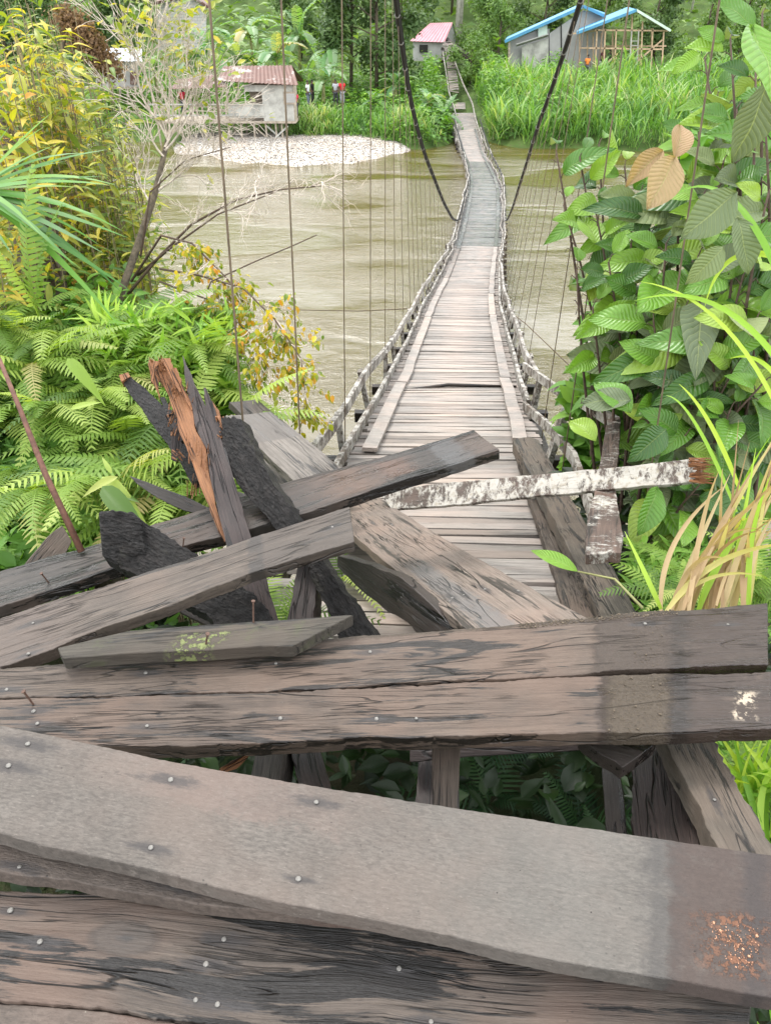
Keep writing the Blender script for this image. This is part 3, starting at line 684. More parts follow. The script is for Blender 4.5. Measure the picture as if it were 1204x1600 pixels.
M_dk = wood('dark_wet_wood', *DRK, stain=.5, crack=.8, specks=.4, seed=36, rough=.5, bumpd=.006)
M_dk2 = wood('purple_brown_wood', (.12, .085, .08), (.05, .036, .034), stain=.4, crack=.9, specks=.4, seed=39, rough=.5, bumpd=.005)
M_fresh = wood('fresh_split_wood', (.62, .30, .13), (.42, .17, .065), stain=.12, staincol=(.14, .05, .025), crack=.9, specks=.1, seed=42, rough=.6, grainscale=1.3, bumpd=.007)
M_w = wood('flaking_white_rail', (.24, .18, .15), (.11, .085, .07), stain=.2, seed=45, paint=((.42, .395, .35), .30), bumpd=.004, specks=.2)
M_w2 = wood('flaking_white_post', (.28, .20, .165), (.10, .07, .058), stain=.2, seed=51, paint=((.40, .38, .34), -.10), bumpd=.005, specks=.2)

board('wooden_board', 'cracked dark streaked board with a round knot, lowest in the picture', 'board',
      [(-60, 1386), (0, 1390), (150, 1398), (250, 1408), (400, 1424), (602, 1450), (800, 1485), (1000, 1510), (1176, 1540)],
      [(-60, 1556), (0, 1562), (100, 1570), (210, 1582), (320, 1600), (500, 1618), (800, 1632), (1000, 1640), (1166, 1650)], -1.435, -1.425, .045, M_b3, z=True, knot=((195, 1466), .062, .030), n=190, m=8, rough=.003,
      nails=[(17, 1423), (63, 1472), (350, 1468), (322, 1507), (306, 1563), (340, 1570), (623, 1514), (673, 1597)])
board('wooden_board', 'brown board below the cracked streaked board in the bottom left corner', 'board',
      [(-60, 1560), (0, 1566), (100, 1574), (210, 1587), (320, 1604), (420, 1612)], [(-60, 1700), (0, 1702), (100, 1706), (210, 1712), (320, 1720), (420, 1724)], -1.44, -1.44, .045, M_b2, z=True, n=30)
board('wooden_board', 'thin speckled board half hidden under the wide pale board', 'board',
      [(-60, 1270), (0, 1282), (240, 1330), (500, 1385), (800, 1450), (1000, 1490)],
      [(-60, 1358), (0, 1363), (120, 1377), (240, 1400), (350, 1417), (470, 1428), (602, 1442), (800, 1484), (1000, 1512)], -1.375, -1.385, .04, M_b2, z=True, n=50, rough=.003,
      nails=[(31, 1355), (286, 1385)])
board('wooden_board', 'widest pale grey board with a dark stained right end, crossing the whole view', 'board',
      [(-60, 1120), (0, 1133), (75, 1147), (150, 1163), (250, 1186), (340, 1202), (440, 1219), (602, 1245), (800, 1275), (1015, 1308), (1177, 1331), (1260, 1342)],
      [(-60, 1290), (0, 1302), (70, 1322), (165, 1342), (250, 1362), (350, 1389), (450, 1413), (602, 1441), (700, 1462), (800, 1487), (900, 1507), (1060, 1532), (1204, 1559), (1260, 1568)], -1.30, -1.34, .045, M_b1, z=True, n=190, m=8, rough=.0012,
      nails=[(44, 1163), (267, 1219), (494, 1254), (236, 1325), (466, 1374), (14, 1197)])
U_top = [(-60, 1050), (0, 1045), (120, 1035), (250, 1022), (400, 1005), (540, 995), (602, 992), (700, 985), (800, 976), (910, 966), (1000, 957), (1100, 950), (1199, 943)]
U_mid = [(-60, 1092), (0, 1090), (200, 1086), (440, 1079), (520, 1074), (602, 1068), (720, 1063), (800, 1060), (890, 1054), (960, 1047), (1050, 1044), (1100, 1042), (1200, 1037)]
U_mid2 = [(-60, 1094), (0, 1092), (200, 1088), (440, 1081), (520, 1077), (602, 1072), (720, 1067), (800, 1064), (890, 1058), (960, 1053), (1050, 1051), (1130, 1052), (1240, 1048)]
board('wooden_board', 'upper of the two parallel cross boards, dark and wet at its right end', 'board', U_top, U_mid, -1.50, -1.50, .05, M_u1, z=True, n=190, m=5, rough=.003,
      nails=[(228, 1052), (431, 1037), (578, 1019), (11, 1078), (1007, 975), (1136, 976)], bent=[(52, 1100, .05)])
board('wooden_board', 'lower of the two parallel cross boards, with a patch of dried mud', 'board', U_mid2,
      [(-60, 1155), (0, 1158), (120, 1162), (200, 1165), (300, 1166), (400, 1161), (500, 1155), (602, 1152), (730, 1149), (850, 1147), (1000, 1144), (1100, 1142), (1240, 1137)], -1.502, -1.503, .05, M_u2, z=True, n=190, m=5, rough=.003,
      nails=[(53, 1112), (230, 1135), (438, 1123), (588, 1124), (650, 1123), (59, 1131)])
board('wooden_board', 'short offcut with yellow green lichen lying on the cross boards', 'board', [(90, 1012), (200, 985), (400, 970), (500, 964), (552, 961)], [(98, 1028), (200, 1021), (325, 1016), (400, 1010), (456, 1010)], -1.435, -1.435, .042, M_l, z=True, n=40,
      bent=[(396, 972, .07), (322, 1006, .045)])
board('wooden_board', 'long weathered grey board slanting up from the left edge to a sawn end', 'board', [(-60, 985), (0, 967), (70, 943), (140, 923), (250, 888), (399, 838), (480, 812), (546, 791)], [(-60, 1062), (0, 1044), (70, 1018), (140, 988), (250, 952), (399, 892), (480, 868), (554, 845)], 2.15, 2.75, .045, M_pa, roll=0, n=130, m=5, rough=.003,
      nails=[(45, 1022), (52, 974), (519, 824)])
board('wooden_board', 'long wet dark board behind the grey slanting board, its end over the bridge deck', 'board', [(-60, 912), (0, 893), (80, 870), (155, 849), (245, 817), (320, 795), (435, 757), (520, 733), (602, 713), (740, 672)], [(-60, 968), (0, 949), (90, 918), (200, 881), (300, 849), (385, 827), (470, 803), (600, 760), (700, 729), (780, 703)], 2.75, 3.25, .05, M_pb, n=130, m=5, rough=.003,
      nails=[(450, 778)], bent=[(76, 910, .05), (285, 863, .06)])
board('wooden_board', 'wide cracked brown board sloping down onto the bridge deck', 'board', [(560, 752), (590, 776), (660, 820), (720, 858), (800, 902), (860, 934), (925, 968)], [(515, 800), (553, 837), (605, 880), (650, 918), (690, 950), (735, 988), (750, 1003)], 4.75, 2.42, .045, M_pc, n=50, m=8, rough=.003,
      nails=[(583, 818), (612, 820), (706, 935), (724, 930), (757, 921), (809, 924), (702, 940)])
board('wooden_board', 'pale weathered board with a dark upper end leaning behind the wet board', 'board', [(422, 643), (455, 668), (500, 703), (552, 748)], [(352, 650), (395, 690), (440, 733), (480, 770)], 4.2, 3.8, .05, M_d, n=40, m=6, rough=.003)
board('wooden_board', 'small grey board end peeking above the pale weathered board', 'board', [(402, 624), (425, 643), (520, 722), (560, 760)], [(358, 628), (380, 650), (450, 715), (500, 762)], 4.6, 4.3, .05, M_d2, n=24)
board('wooden_board', 'pale board underneath the leaning weathered board', 'board', [(400, 690), (440, 725), (480, 765)], [(360, 668), (410, 740), (450, 790)], 4.5, 4.0, .04, M_d, n=20)
board('wooden_board', 'bleached board lying along the right edge of the bridge deck', 'board', [(828, 682), (842, 688), (880, 760), (950, 875), (1010, 985)], [(801, 686), (803, 694), (848, 778), (892, 866), (950, 990)], 5.9, 3.2, .09, M_tr, n=50, m=5, rough=.006)
board('wooden_board', 'narrow brown board beside the bleached board on the deck edge', 'board', [(822, 735), (850, 785), (892, 875), (935, 980)], [(803, 700), (827, 782), (858, 872), (888, 985)], 6.0, 3.35, .05, M_tr2, n=40, rough=.004)
board('painted_rail', 'broken white painted rail with a frayed orange end lying across the deck', 'rail', [(590, 768), (700, 754), (800, 745), (950, 731), (1095, 715)], [(612, 796), (700, 790), (800, 779), (950, 765), (1093, 752)], 4.35, 3.45, .03, M_w, face='cam', roll=-25, n=60, m=6, rough=.003, jag=(0, .004))
board('painted_post', 'fallen brown and white rail post with a split flared end', 'post', [(969, 651), (967, 700), (961, 745), (964, 790), (972, 830), (970, 862)], [(948, 655), (937, 720), (928, 770), (918, 805), (914, 840), (915, 866)], 4.7, 3.1, .05, M_w2, face='cam', roll=0, n=40, m=6, rough=.004, jag=(0, .012))
board('wooden_beam', 'long bleached weathered beam running down the right side of the hole', 'beam', [(1100, 1120), (1112, 1150), (1160, 1240), (1200, 1310), (1230, 1360)], [(1020, 1120), (1034, 1150), (1090, 1255), (1115, 1320), (1140, 1380)], -1.72, -1.56, .07, M_tr, z=True, n=40, m=5, rough=.006, nails=[(1115, 1250)])
board('wooden_beam', 'rough black beam leaning across the middle of the debris pile', 'beam', [(376, 660), (410, 728), (468, 815), (520, 900), (560, 960), (590, 1000)], [(345, 655), (352, 735), (432, 828), (476, 880), (510, 950), (530, 1000)], 3.04, 2.74, .09, M_blk, face='cam', roll=14, n=60, m=10, rough=.005, rf=2.0, jag=(.02, 0))
board('wooden_beam', 'charred blunt ended beam under the slanting grey board', 'beam', [(200, 806), (250, 830), (300, 858), (340, 885), (400, 930), (430, 975)], [(160, 868), (190, 890), (235, 905), (270, 925), (330, 970), (360, 1010)], 2.72, 2.62, .10, M_blk, face='cam', roll=-10, n=50, m=10, rough=.006, rf=2.0)
board('wooden_beam', 'knobbly black block end of a beam beside the ferns', 'beam', [(154, 800), (180, 795), (205, 800), (222, 815)], [(160, 868), (185, 884), (205, 889), (232, 892)], 2.66, 2.7, .16, M_blk, face='cam', n=16, m=10, rough=.007, rf=2.0, bev=.006)
board('wooden_board', 'thin dark offcut poking out from the ferns on the left', 'board', [(201, 743), (240, 757), (290, 776), (330, 795)], [(215, 757), (245, 778), (290, 799), (330, 808)], 3.6, 3.4, .02, M_dk, face='cam', n=24)
board('wooden_post', 'stub of a grey weathered post at the left edge of the pile', 'post', [(98, 820), (75, 838), (40, 880)], [(113, 845), (105, 862), (70, 905)], 3.2, 3.0, .06, M_tr2, face='cam', n=14)
board('wooden_post', 'purple brown post standing in the gap below the slanting board', 'post', [(496, 880), (497, 905), (490, 965), (488, 1010)], [(464, 880), (460, 905), (450, 965), (446, 1010)], 2.95, 2.75, .08, M_dk2, face='cam', roll=20, n=24, rough=.005)
board('wooden_board', 'black plank with a grey edge lying in the shade of the brown board', 'board', [(527, 868), (570, 880), (628, 903), (680, 950), (715, 992)], [(527, 885), (560, 920), (600, 952), (640, 975), (660, 1000)], 3.3, 2.7, .05, M_dk, n=30, face='cam', roll=35, rough=.003)
board('wooden_board', 'dark plank with a lichen spot tucked under the black beam', 'board', [(372, 768), (400, 776), (440, 820), (470, 860)], [(366, 800), (392, 830), (420, 858), (440, 880)], 3.5, 3.2, .04, M_dk, face='cam', roll=20, n=24)
board('wooden_board', 'wet plank end sawn square, wedged under the cross boards on the right', 'board', [(905, 1150), (950, 1150), (1000, 1142), (1026, 1160)], [(912, 1158), (940, 1180), (960, 1190), (972, 1200)], -1.62, -1.62, .05, M_dk, z=True, n=16)
board('wooden_post', 'short square grey post standing under the cross boards', 'post', [(675, 1130), (675, 1180), (675, 1270)], [(719, 1130), (718, 1180), (717, 1270)], 2.05, 1.9, .05, M_tr2, face='cam', n=20)
board('wooden_beam', 'brown beam running below the cross boards behind the grey post', 'beam', [(640, 1146), (720, 1146), (910, 1146), (1000, 1146)], [(640, 1192), (720, 1184), (910, 1172), (1000, 1165)], 2.35, 2.3, .06, M_dk2, face='cam', n=24)
board('wooden_post', 'leaning steel grey post seen through the gap under the cross boards', 'post', [(400, 1140), (398, 1180), (388, 1230)], [(447, 1140), (442, 1190), (432, 1230)], 2.15, 1.95, .07, M_d2, face='cam', roll=30, n=16)
board('wooden_post', 'leaning brown post with a rounded top under the cross boards', 'post', [(445, 1140), (455, 1180), (470, 1240)], [(490, 1140), (503, 1180), (520, 1240)], 2.15, 1.9, .06, M_dk2, face='cam', n=16)
board('wooden_post', 'broad dark brown post with a long crack beside the hole', 'post', [(985, 1165), (986, 1240), (990, 1330)], [(1062, 1165), (1085, 1240), (1105, 1330)], 2.2, 1.85, .08, M_dk2, face='cam', n=20, m=5, rough=.004)
board('wooden_post', 'slim dark post left of the broad cracked post', 'post', [(938, 1180), (942, 1240), (948, 1320)], [(966, 1180), (974, 1240), (980, 1320)], 2.25, 1.95, .06, M_dk, face='cam', n=16)
board('wooden_beam', 'dark beam deep in the hole left of the grey post', 'beam', [(655, 1150), (652, 1200), (648, 1270)], [(676, 1150), (676, 1200), (676, 1270)], 2.5, 2.3, .06, M_dk2, face='cam', n=12)
board('wooden_board', 'dark broken board under the lichen offcut', 'board', [(330, 930), (345, 925), (400, 965), (430, 1000)], [(270, 950), (300, 965), (340, 985), (350, 1010)], 2.9, 2.6, .05, M_dk2, face='cam', n=16)
board('wood_splinter', 'bright orange wood splinter lying in the hole', 'splinter', [(342, 1202), (360, 1190), (394, 1174)], [(350, 1207), (372, 1200), (394, 1178)], 1.95, 2.0, .012, M_fresh, face='cam', n=10, m=2)
# splintered upright: dark board with a fresh orange split face
def spike(name, pts, t0, t1, mat, parent, th=.03, roll=0):
    return board(name, name, None, [p[0] for p in pts], [p[1] for p in pts], t0, t1, th, mat, face='cam', roll=roll, n=30, m=5, rough=.004, parent=parent, bev=.001)
sp = thing('splintered_post', 'shattered upright post with bright orange torn wood on its left side', 'post', P(385, 900, 2.9))
spike('dark_face', [((287, 556), (285, 556)), ((300, 590), (288, 590)), ((316, 622), (293, 622)), ((330, 660), (302, 660)), ((352, 700), (322, 700)), ((364, 740), (328, 745)), ((378, 790), (340, 795)), ((388, 830), (352, 845)), ((410, 880), (368, 890)), ((432, 965), (385, 970)), ((440, 1000), (392, 1000))], 3.2, 2.7, M_dk2, sp, .05)
spike('torn_face', [((262, 566), (231, 562)), ((275, 590), (243, 585)), ((293, 618), (262, 612)), ((300, 640), (268, 632)), ((306, 670), (280, 672)), ((322, 700), (294, 705)), ((328, 745), (312, 755)), ((338, 790), (330, 800)), ((352, 845), (350, 848))], 3.17, 2.87, M_fresh, sp, .035)
spike('torn_flake', [((300, 640), (285, 600)), ((316, 680), (296, 660)), ((326, 722), (312, 715))], 3.13, 3.05, M_fresh, sp, .02)
spike('torn_flake', [((330, 625), (327, 628)), ((341, 640), (330, 650)), ((352, 680), (338, 690))], 3.15, 3.05, M_fresh, sp, .03)
spike('torn_flake', [((322, 606), (318, 606)), ((336, 640), (322, 640)), ((350, 680), (332, 682))], 3.12, 3.05, M_dk2, sp, .03)
spike('torn_flake', [((240, 570), (232, 566)), ((248, 595), (236, 592)), ((250, 625), (246, 612))], 3.14, 3.1, M_fresh, sp, .01)
for a, b, w in (((352, 660), (346, 694), 6), ((243, 566), (238, 596), 4), ((258, 560), (282, 612), 7), ((270, 575), (300, 640), 5), ((350, 655), (355, 690), 5)):
    spike('splinter', [((a[0] + w, a[1]), (a[0] - w, a[1])), ((b[0] + 1, b[1]), (b[0] - 1, b[1]))], 3.12, 3.08, M_fresh, sp, .012)
st = thing('broken_beam', 'dark round edged beam stub with a torn orange core, pointing up left', 'beam', P(300, 700, 3.2))
spike('beam_body', [((202, 586), (187, 590)), ((232, 612), (205, 618)), ((262, 640), (228, 650)), ((290, 664), (258, 690)), ((318, 700), (280, 720)), ((345, 730), (300, 755))], 3.45, 3.2, M_blk, st, .06)
spike('torn_core', [((200, 582), (186, 586)), ((204, 588), (190, 596))], 3.44, 3.43, M_fresh, st, .05)
spike('torn_core', [((268, 640), (258, 650)), ((290, 650), (272, 680)), ((300, 670), (282, 690))], 3.24, 3.2, M_dk2, st, .03)
spike('hanging_splinter', [((284, 672), (266, 672)), ((283, 700), (268, 698)), ((276, 722), (268, 718))], 3.2, 3.2, M_dk2, st, .03)
spike('splinter', [((256, 620), (250, 622)), ((270, 645), (262, 648))], 3.28, 3.22, M_blk, st, .02)
# crumbs of dried mud and wood on the boards
def crumbs(par, px0, px1, py0, py1, n, s0, s1, mat, name, zz):
    k = rng.random((n, 2)); pos = np.array([tuple(PZ(px0 + (px1 - px0) * u, py0(px0 + (px1 - px0) * u) + (py1(px0 + (px1 - px0) * u) - py0(px0 + (px1 - px0) * u)) * v, CZ + zz)) for u, v in k])
    o = link(name, tile([pebble()], pos, rdir(n, -.1, .1), np.tile([0, 0, 1.], (n, 1)), rng.uniform(s0, s1, n) * np.where(rng.random(n) < .06, 2.2, 1), rng.random(n), name, mat, False), par); tag(o, kind='stuff'); return o
M_clod = plain('dried_mud_crumb', (.10, .078, .055), .95, .35, 60); M_chip = plain('fresh_wood_crumb', (.42, .22, .13), .8, .35, 60)
bd = {o['label'][:12]: o for o in bpy.data.objects if 'label' in o.keys() and o.name.startswith('wooden_board')}
ln_ = lambda pts, off=0: (lambda x: float(np.interp(x, [p[0] for p in pts], [p[1] for p in pts])) + off)
o_up = next(o for o in bpy.data.objects if o.get('label', '').startswith('upper of the two')); o_lo = next(o for o in bpy.data.objects if o.get('label', '').startswith('lower of the two')); o_w = next(o for o in bpy.data.objects if o.get('label', '').startswith('widest pale'))
crumbs(o_up, 810, 1060, ln_(U_top, -1), ln_(U_top, 7), 500, .002, .006, M_clod, 'mud_crumb', -1.498)
crumbs(o_up, 990, 1040, ln_(U_top, 5), ln_(U_mid, -3), 160, .0015, .004, M_clod, 'mud_crumb', -1.499)
crumbs(o_lo, 948, 1042, ln_(U_mid2, 2), ln_(U_mid2, 90), 420, .0012, .0045, M_clod, 'mud_crumb', -1.501)
crumbs(o_w, 1110, 1185, ln_([(1110, 1440), (1185, 1450)]), ln_([(1110, 1520), (1185, 1510)]), 160, .001, .0035, M_chip, 'wood_crumb', -1.337)
crumbs(o_w, 20, 1180, ln_([(20, 1160), (1180, 1345)]), ln_([(20, 1290), (1180, 1540)]), 130, .0008, .002, M_dk, 'grit', -1.318)
def fibres(par, cx0, cx1, cy0, cy1, dx, dy, t_, n, w=.006, seed=1):
    rs = random.Random(seed); mb = MB()
    for i in range(n):
        x0, y0 = rs.uniform(cx0, cx1), rs.uniform(cy0, cy1); l = rs.uniform(.4, 1.2); a = P(x0, y0, t_ + rs.uniform(-.02, .02)); e = P(x0 + dx * l + rs.uniform(-3, 3), y0 + dy * l + rs.uniform(-3, 3), t_ + rs.uniform(-.05, .04)); mb.bar(a, e, w, w * .7, w2=.001, h2=.001)
    mb.build('torn_fibre', M_fresh, par)
fibres(sp, 238, 262, 566, 580, -4, -12, 3.15, 34, .008, 1); fibres(sp, 334, 350, 650, 690, 5, 10, 3.08, 30, .008, 2); fibres(sp, 262, 300, 610, 650, 4, -16, 3.12, 26, .006, 3); fibres(sp, 290, 330, 690, 780, 2, -30, 3.0, 26, .005, 4); fibres(st, 262, 300, 645, 690, 4, -10, 3.17, 40, .007, 5); fibres(st, 268, 284, 700, 716, 8, 8, 3.16, 12, .006, 6)
# frayed fibres at the end of the white rail
wr_ = [o for o in bpy.data.objects if o.name.startswith('painted_rail')][0]
mb = MB(); rs = random.Random(3)
for i in range(46):
    yy0 = rs.uniform(716, 756); a = P(1078 + rs.uniform(-4, 14), yy0, 3.42 + rs.uniform(0, .03)); b = P(1103 + rs.uniform(-8, 14), yy0 + rs.uniform(-3, 5) , 3.38 + rs.uniform(-.03, .05)); mb.bar(a, b, .009, .007, w2=.002, h2=.002)
mb.build('frayed_fibre', M_fresh, wr_)
# walkway under the photographer, added out of view to keep sky light off the hole
ap = thing('added_walkway', 'unseen plank walkway under the viewer, added to shade the hole', 'walkway', (0, -.6, CZ - 1.5))
for i in range(16): MB().box((random.uniform(-.05, .05), .20 - i * .21, CZ - 1.47 + random.uniform(-.004, .004)), (2.6, .195, .045)).build('plank', M_b3, ap)
for x in (-1.0, 0.0, 1.0): MB().box((x, -1.3, CZ - 1.575), (.1, 3.6, .16)).build('joist', M_beam_dark, ap)
for x in (-1.0, 1.0):
    for y in (-2.8, -1.2): MB().box((x, y, CZ - 2.6), (.12, .12, 1.9)).build('post', M_beam_dark, ap)
# thin brown pole on the left
MB().tube([P(-6, 548, 3.0), P(30, 640, 2.95), P(70, 740, 2.9), P(128, 862, 2.9)], [.007, .009, .011, .013], 7)
pole = MB().tube([P(-6, 548, 3.0), P(32, 640, 2.95), P(72, 742, 2.9), P(128, 862, 2.9)], [.008, .010, .012, .014], 7).build('wooden_pole', plain('red_brown_bark', (.12, .055, .035), .7, .3, 40), None, True)
tag(pole, 'thin red brown stick leaning in front of the ferns on the left', 'pole')
#==PART3==
# ------------------------------------------------------------------ far bank: houses
M_rust = (lambda g: (lambda co: g.done(g.bsdf(g.mix(g.step(g.noise(co, .9, 6, .7), .53, .64), g.mix(g.noise(co, 3, 5), (.17, .085, .065), (.09, .05, .04)), (.36, .33, .31)), .6, None, .4, .2)))(g.tc.outputs['Object']))(G('rusted_roof_sheet'))
M_whwall = plain('stained_white_board', (.36, .355, .32), .8, .3, 1.6)
M_conc = plain('bare_grey_render', (.35, .345, .33), .85, .12, .8)
M_blockw = (lambda g: (lambda co: (lambda b: (g.put(b.inputs['Vector'], g.vec(co, rot=(R(90), 0, 0))), setattr(b.inputs['Scale'], 'default_value', 1.0), setattr(b.inputs['Brick Width'], 'default_value', .5), setattr(b.inputs['Row Height'], 'default_value', .26), setattr(b.inputs['Mortar Size'], 'default_value', .02), setattr(b.inputs['Color1'], 'default_value', (.55, .54, .52, 1)), setattr(b.inputs['Color2'], 'default_value', (.46, .45, .43, 1)), setattr(b.inputs['Mortar'], 'default_value', (.33, .32, .3, 1)), g.done(g.bsdf(b.outputs['Color'], .85)))[-1])(g.n('ShaderNodeTexBrick')))(g.tc.outputs['Object']))(G('pale_block_wall'))
M_blue = plain('blue_roof_sheet', (.06, .23, .38), .4, .15, 2)
M_pink = plain('faded_pink_roof_sheet', (.48, .21, .24), .5, .12, 1)
M_greyroof = plain('grey_tin_roof', (.40, .42, .44), .5, .15, 1)
M_darkin = plain('dark_interior', (.02, .02, .018), .9, .2, 3)
M_stud = plain('raw_yellow_timber', (.48, .34, .22), .8, .2, 4)
M_stilt = plain('grey_stilt_wood', (.33, .28, .22), .85, .3, 5)
M_fascia = plain('pale_fascia', (.50, .62, .52), .6, .1, 3)
def corr(name, a, b, c, d, parent, mat, pitch=.22, amp=.022, th=.02):
    """corrugated sheet over quad a-b (ridge) d-c (eave)"""
    a, b, c, d = map(Vector, (a, b, c, d)); n = max(8, int((b - a).length / pitch * 4)); mb = MB(); nr = (b - a).cross(d - a).normalized()
    if nr.z < 0: nr = -nr
    for i in range(n + 1):
        u = i / n; w = nr * amp * math.sin(u * n / 4 * 2 * math.pi)
        for q in (a.lerp(b, u), d.lerp(c, u)): mb.v += [q + w, q + w - nr * th]
    for i in range(n):
        k = 4 * i; mb.f += [(k, k+2, k+6, k+4), (k+1, k+5, k+7, k+3), (k, k+4, k+5, k+1), (k+2, k+3, k+7, k+6)]
    return mb.build(name, mat, parent)
def slabq(name, pts, th, parent, mat, n=None):
    """flat panel from a planar outline with thickness"""
    pts = [Vector(p) for p in pts]; nr = Vector(n) if n else (pts[1] - pts[0]).cross(pts[2] - pts[0]).normalized(); k = len(pts)
    mb = MB(); mb.v = pts + [p + nr * th for p in pts]; mb.f = [tuple(range(k))[::-1], tuple(range(k, 2*k))] + [(i, (i+1) % k, k + (i+1) % k, k + i) for i in range(k)]
    return mb.build(name, mat, parent)
# stilt house on the gravel bar
Yh = 53.0
def H(px, py, dy=0.0): return PY(px, py, Yh + dy)
sh = thing('stilt_house', 'rusty roofed wooden stilt house with a picket veranda above the gravel bar', 'house', H(420, 200))
slabq('wall', [H(381, 135), H(381, 189), H(412, 189), H(412, 135)], .08, sh, M_whwall, (0, 1, 0)) if False else None
wl_, wr2, wt, wb_ = H(381, 135).x, H(457, 135).x, H(400, 133).z, H(400, 189).z
ox0, ox1, oz0, oz1 = H(383, 143).x, H(409, 143).x, H(400, 162).z, H(400, 143).z
def wallbox(x0, x1, z0, z1, y, mat, name='wall', th=.08, par=None): return MB().box(((x0+x1)/2, y, (z0+z1)/2), (x1-x0, th, z1-z0)).build(name, mat, par or sh)
wallbox(ox1, wr2, wb_, wt, Yh, M_whwall); wallbox(wl_, ox1, oz1, wt, Yh, M_whwall); wallbox(wl_, ox0, wb_, oz1, Yh, M_whwall)
pk = [H(q, 162) for q in np.linspace(357, 410, 17)]
for q in pk: MB().box((q.x, Yh - .06, (H(0, 162).z + H(0, 184).z) / 2), (.13, .03, H(0, 162).z - H(0, 184).z)).build('picket', M_whwall, sh)
MB().bar((pk[0].x - 5, Yh - .1, H(0, 163).z), (pk[-1].x + .1, Yh - .1, H(0, 163).z), .06, .08).build('railing', M_whwall, sh)
MB().bar((pk[0].x - 5, Yh - .1, H(0, 180).z), (pk[-1].x + .1, Yh - .1, H(0, 180).z), .06, .08).build('railing', M_whwall, sh)
for i in range(14): MB().box((pk[0].x - 5 + i * .37, Yh - .06, H(0, 172).z), (.12, .03, 1.0)).build('picket', M_stilt, sh)
fr = MB().box((H(443, 0).x, Yh - .07, H(0, 153).z), (.78, .05, .70)).build('window', M_stilt, sh)
for i in range(5): MB().box((H(443, 0).x, Yh - .11, H(0, 158.6 - i * 2.8).z), (.66, .03, .09)).build('louvre', M_conc, fr)
MB().box(((wl_ + wr2) / 2, Yh + 2.0, (wb_ + wt) / 2), (wr2 - wl_, .08, wt - wb_)).build('rear_wall', M_stilt, sh)
MB().box((wr2, Yh + 1.0, (wb_ + wt) / 2), (.08, 2.0, wt - wb_)).build('side_wall', M_stilt, sh)
MB().box(((wl_ + wr2) / 2 - 2.6, Yh + 1.3, wb_ - .06), (wr2 - wl_ + 5.4, 3.0, .12)).build('floor', M_stilt, sh)
for x in (-14.6, -13.4, -12.2, -11.0, -9.9): MB().bar((x, Yh, wb_), (x, Yh, wt + .1), .09, .09).build('veranda_post', M_stilt, sh)
gz = lambda x, y: max(float(hfar(x, y)), float(hbar(x, y)) if -17 < x < 3.5 and y < 58 else -9)
for x in (-14.5, -13, -11.5, -10, -9.2, -8.4, -7.6, -7.0, -6.6):
    for y in (Yh, Yh + 1.9): MB().bar((x, y, gz(x, y) - .3), (x + random.uniform(-.06, .06), y, wb_ - .05), .10, .10).build('stilt', M_stilt, sh)
MB().bar(H(416, 196), H(442, 219), .06, .09).build('brace', M_whwall, sh); MB().bar(H(450, 197, -.1), H(426, 219, -.1), .06, .09).build('brace', M_whwall, sh); MB().bar(H(390, 192), H(416, 214), .06, .07).build('brace', M_stilt, sh)
rz = H(0, 103, 1.5); a, b = PY(349, 103, Yh + 1.6), PY(456, 102, Yh + 1.6)
corr('roof_sheet', a, b, PY(471, 131, Yh - .55), PY(398, 129, Yh - .55), sh, M_rust) if False else None
corr('roof_sheet', a, b, PY(466, 133, Yh - .5), PY(338, 126, Yh - .5), sh, M_rust)
corr('roof_sheet', a, b, b + Vector((.5, 2.2, -1.0)), a + Vector((-.3, 2.2, -1.0)), sh, M_rust)
corr('lean_to_roof_sheet', PY(276, 124, Yh + 1.2), PY(352, 114, Yh + 1.2), PY(352, 136, Yh - .9), PY(268, 139, Yh - .9), sh, M_rust)
slabq('gable_panel', [PY(455, 104, Yh + 1.55), PY(460, 131, Yh - .3), PY(461, 131, Yh + 3)], .05, sh, M_stilt)
# pink roof house
ph = thing('pink_roof_house', 'small house with a faded pink metal roof at the far end of the bridge', 'house', P(680, 60, 74))
Yp = 84
a, b, c, d = PY(672, 36, Yp + 2.5), PY(707, 35, Yp + 2.5), PY(694, 66, Yp), PY(640, 64, Yp)
corr('roof_sheet', a, b, c, d, ph, M_pink)
wallp = slabq('wall', [PY(645, 64, Yp + .4), PY(694, 65, Yp + .4), PY(694, 95, Yp + .4), PY(645, 95, Yp + .4)], .15, ph, M_conc, (0, 1, 0))
slabq('side_wall', [PY(694, 65, Yp + .4), PY(706, 38, Yp + 2.6), PY(713, 66, Yp + 5), PY(713, 95, Yp + 5), PY(694, 95, Yp + .4)], .1, ph, M_conc)
corr('roof_sheet', a, b, PY(714, 60, Yp + 5.5), PY(668, 60, Yp + 5.5), ph, M_greyroof)
slabq('window', [PY(655, 70, Yp + .3), PY(668, 70, Yp + .3), PY(668, 82, Yp + .3), PY(655, 82, Yp + .3)], .05, ph, M_darkin, (0, -1, 0))
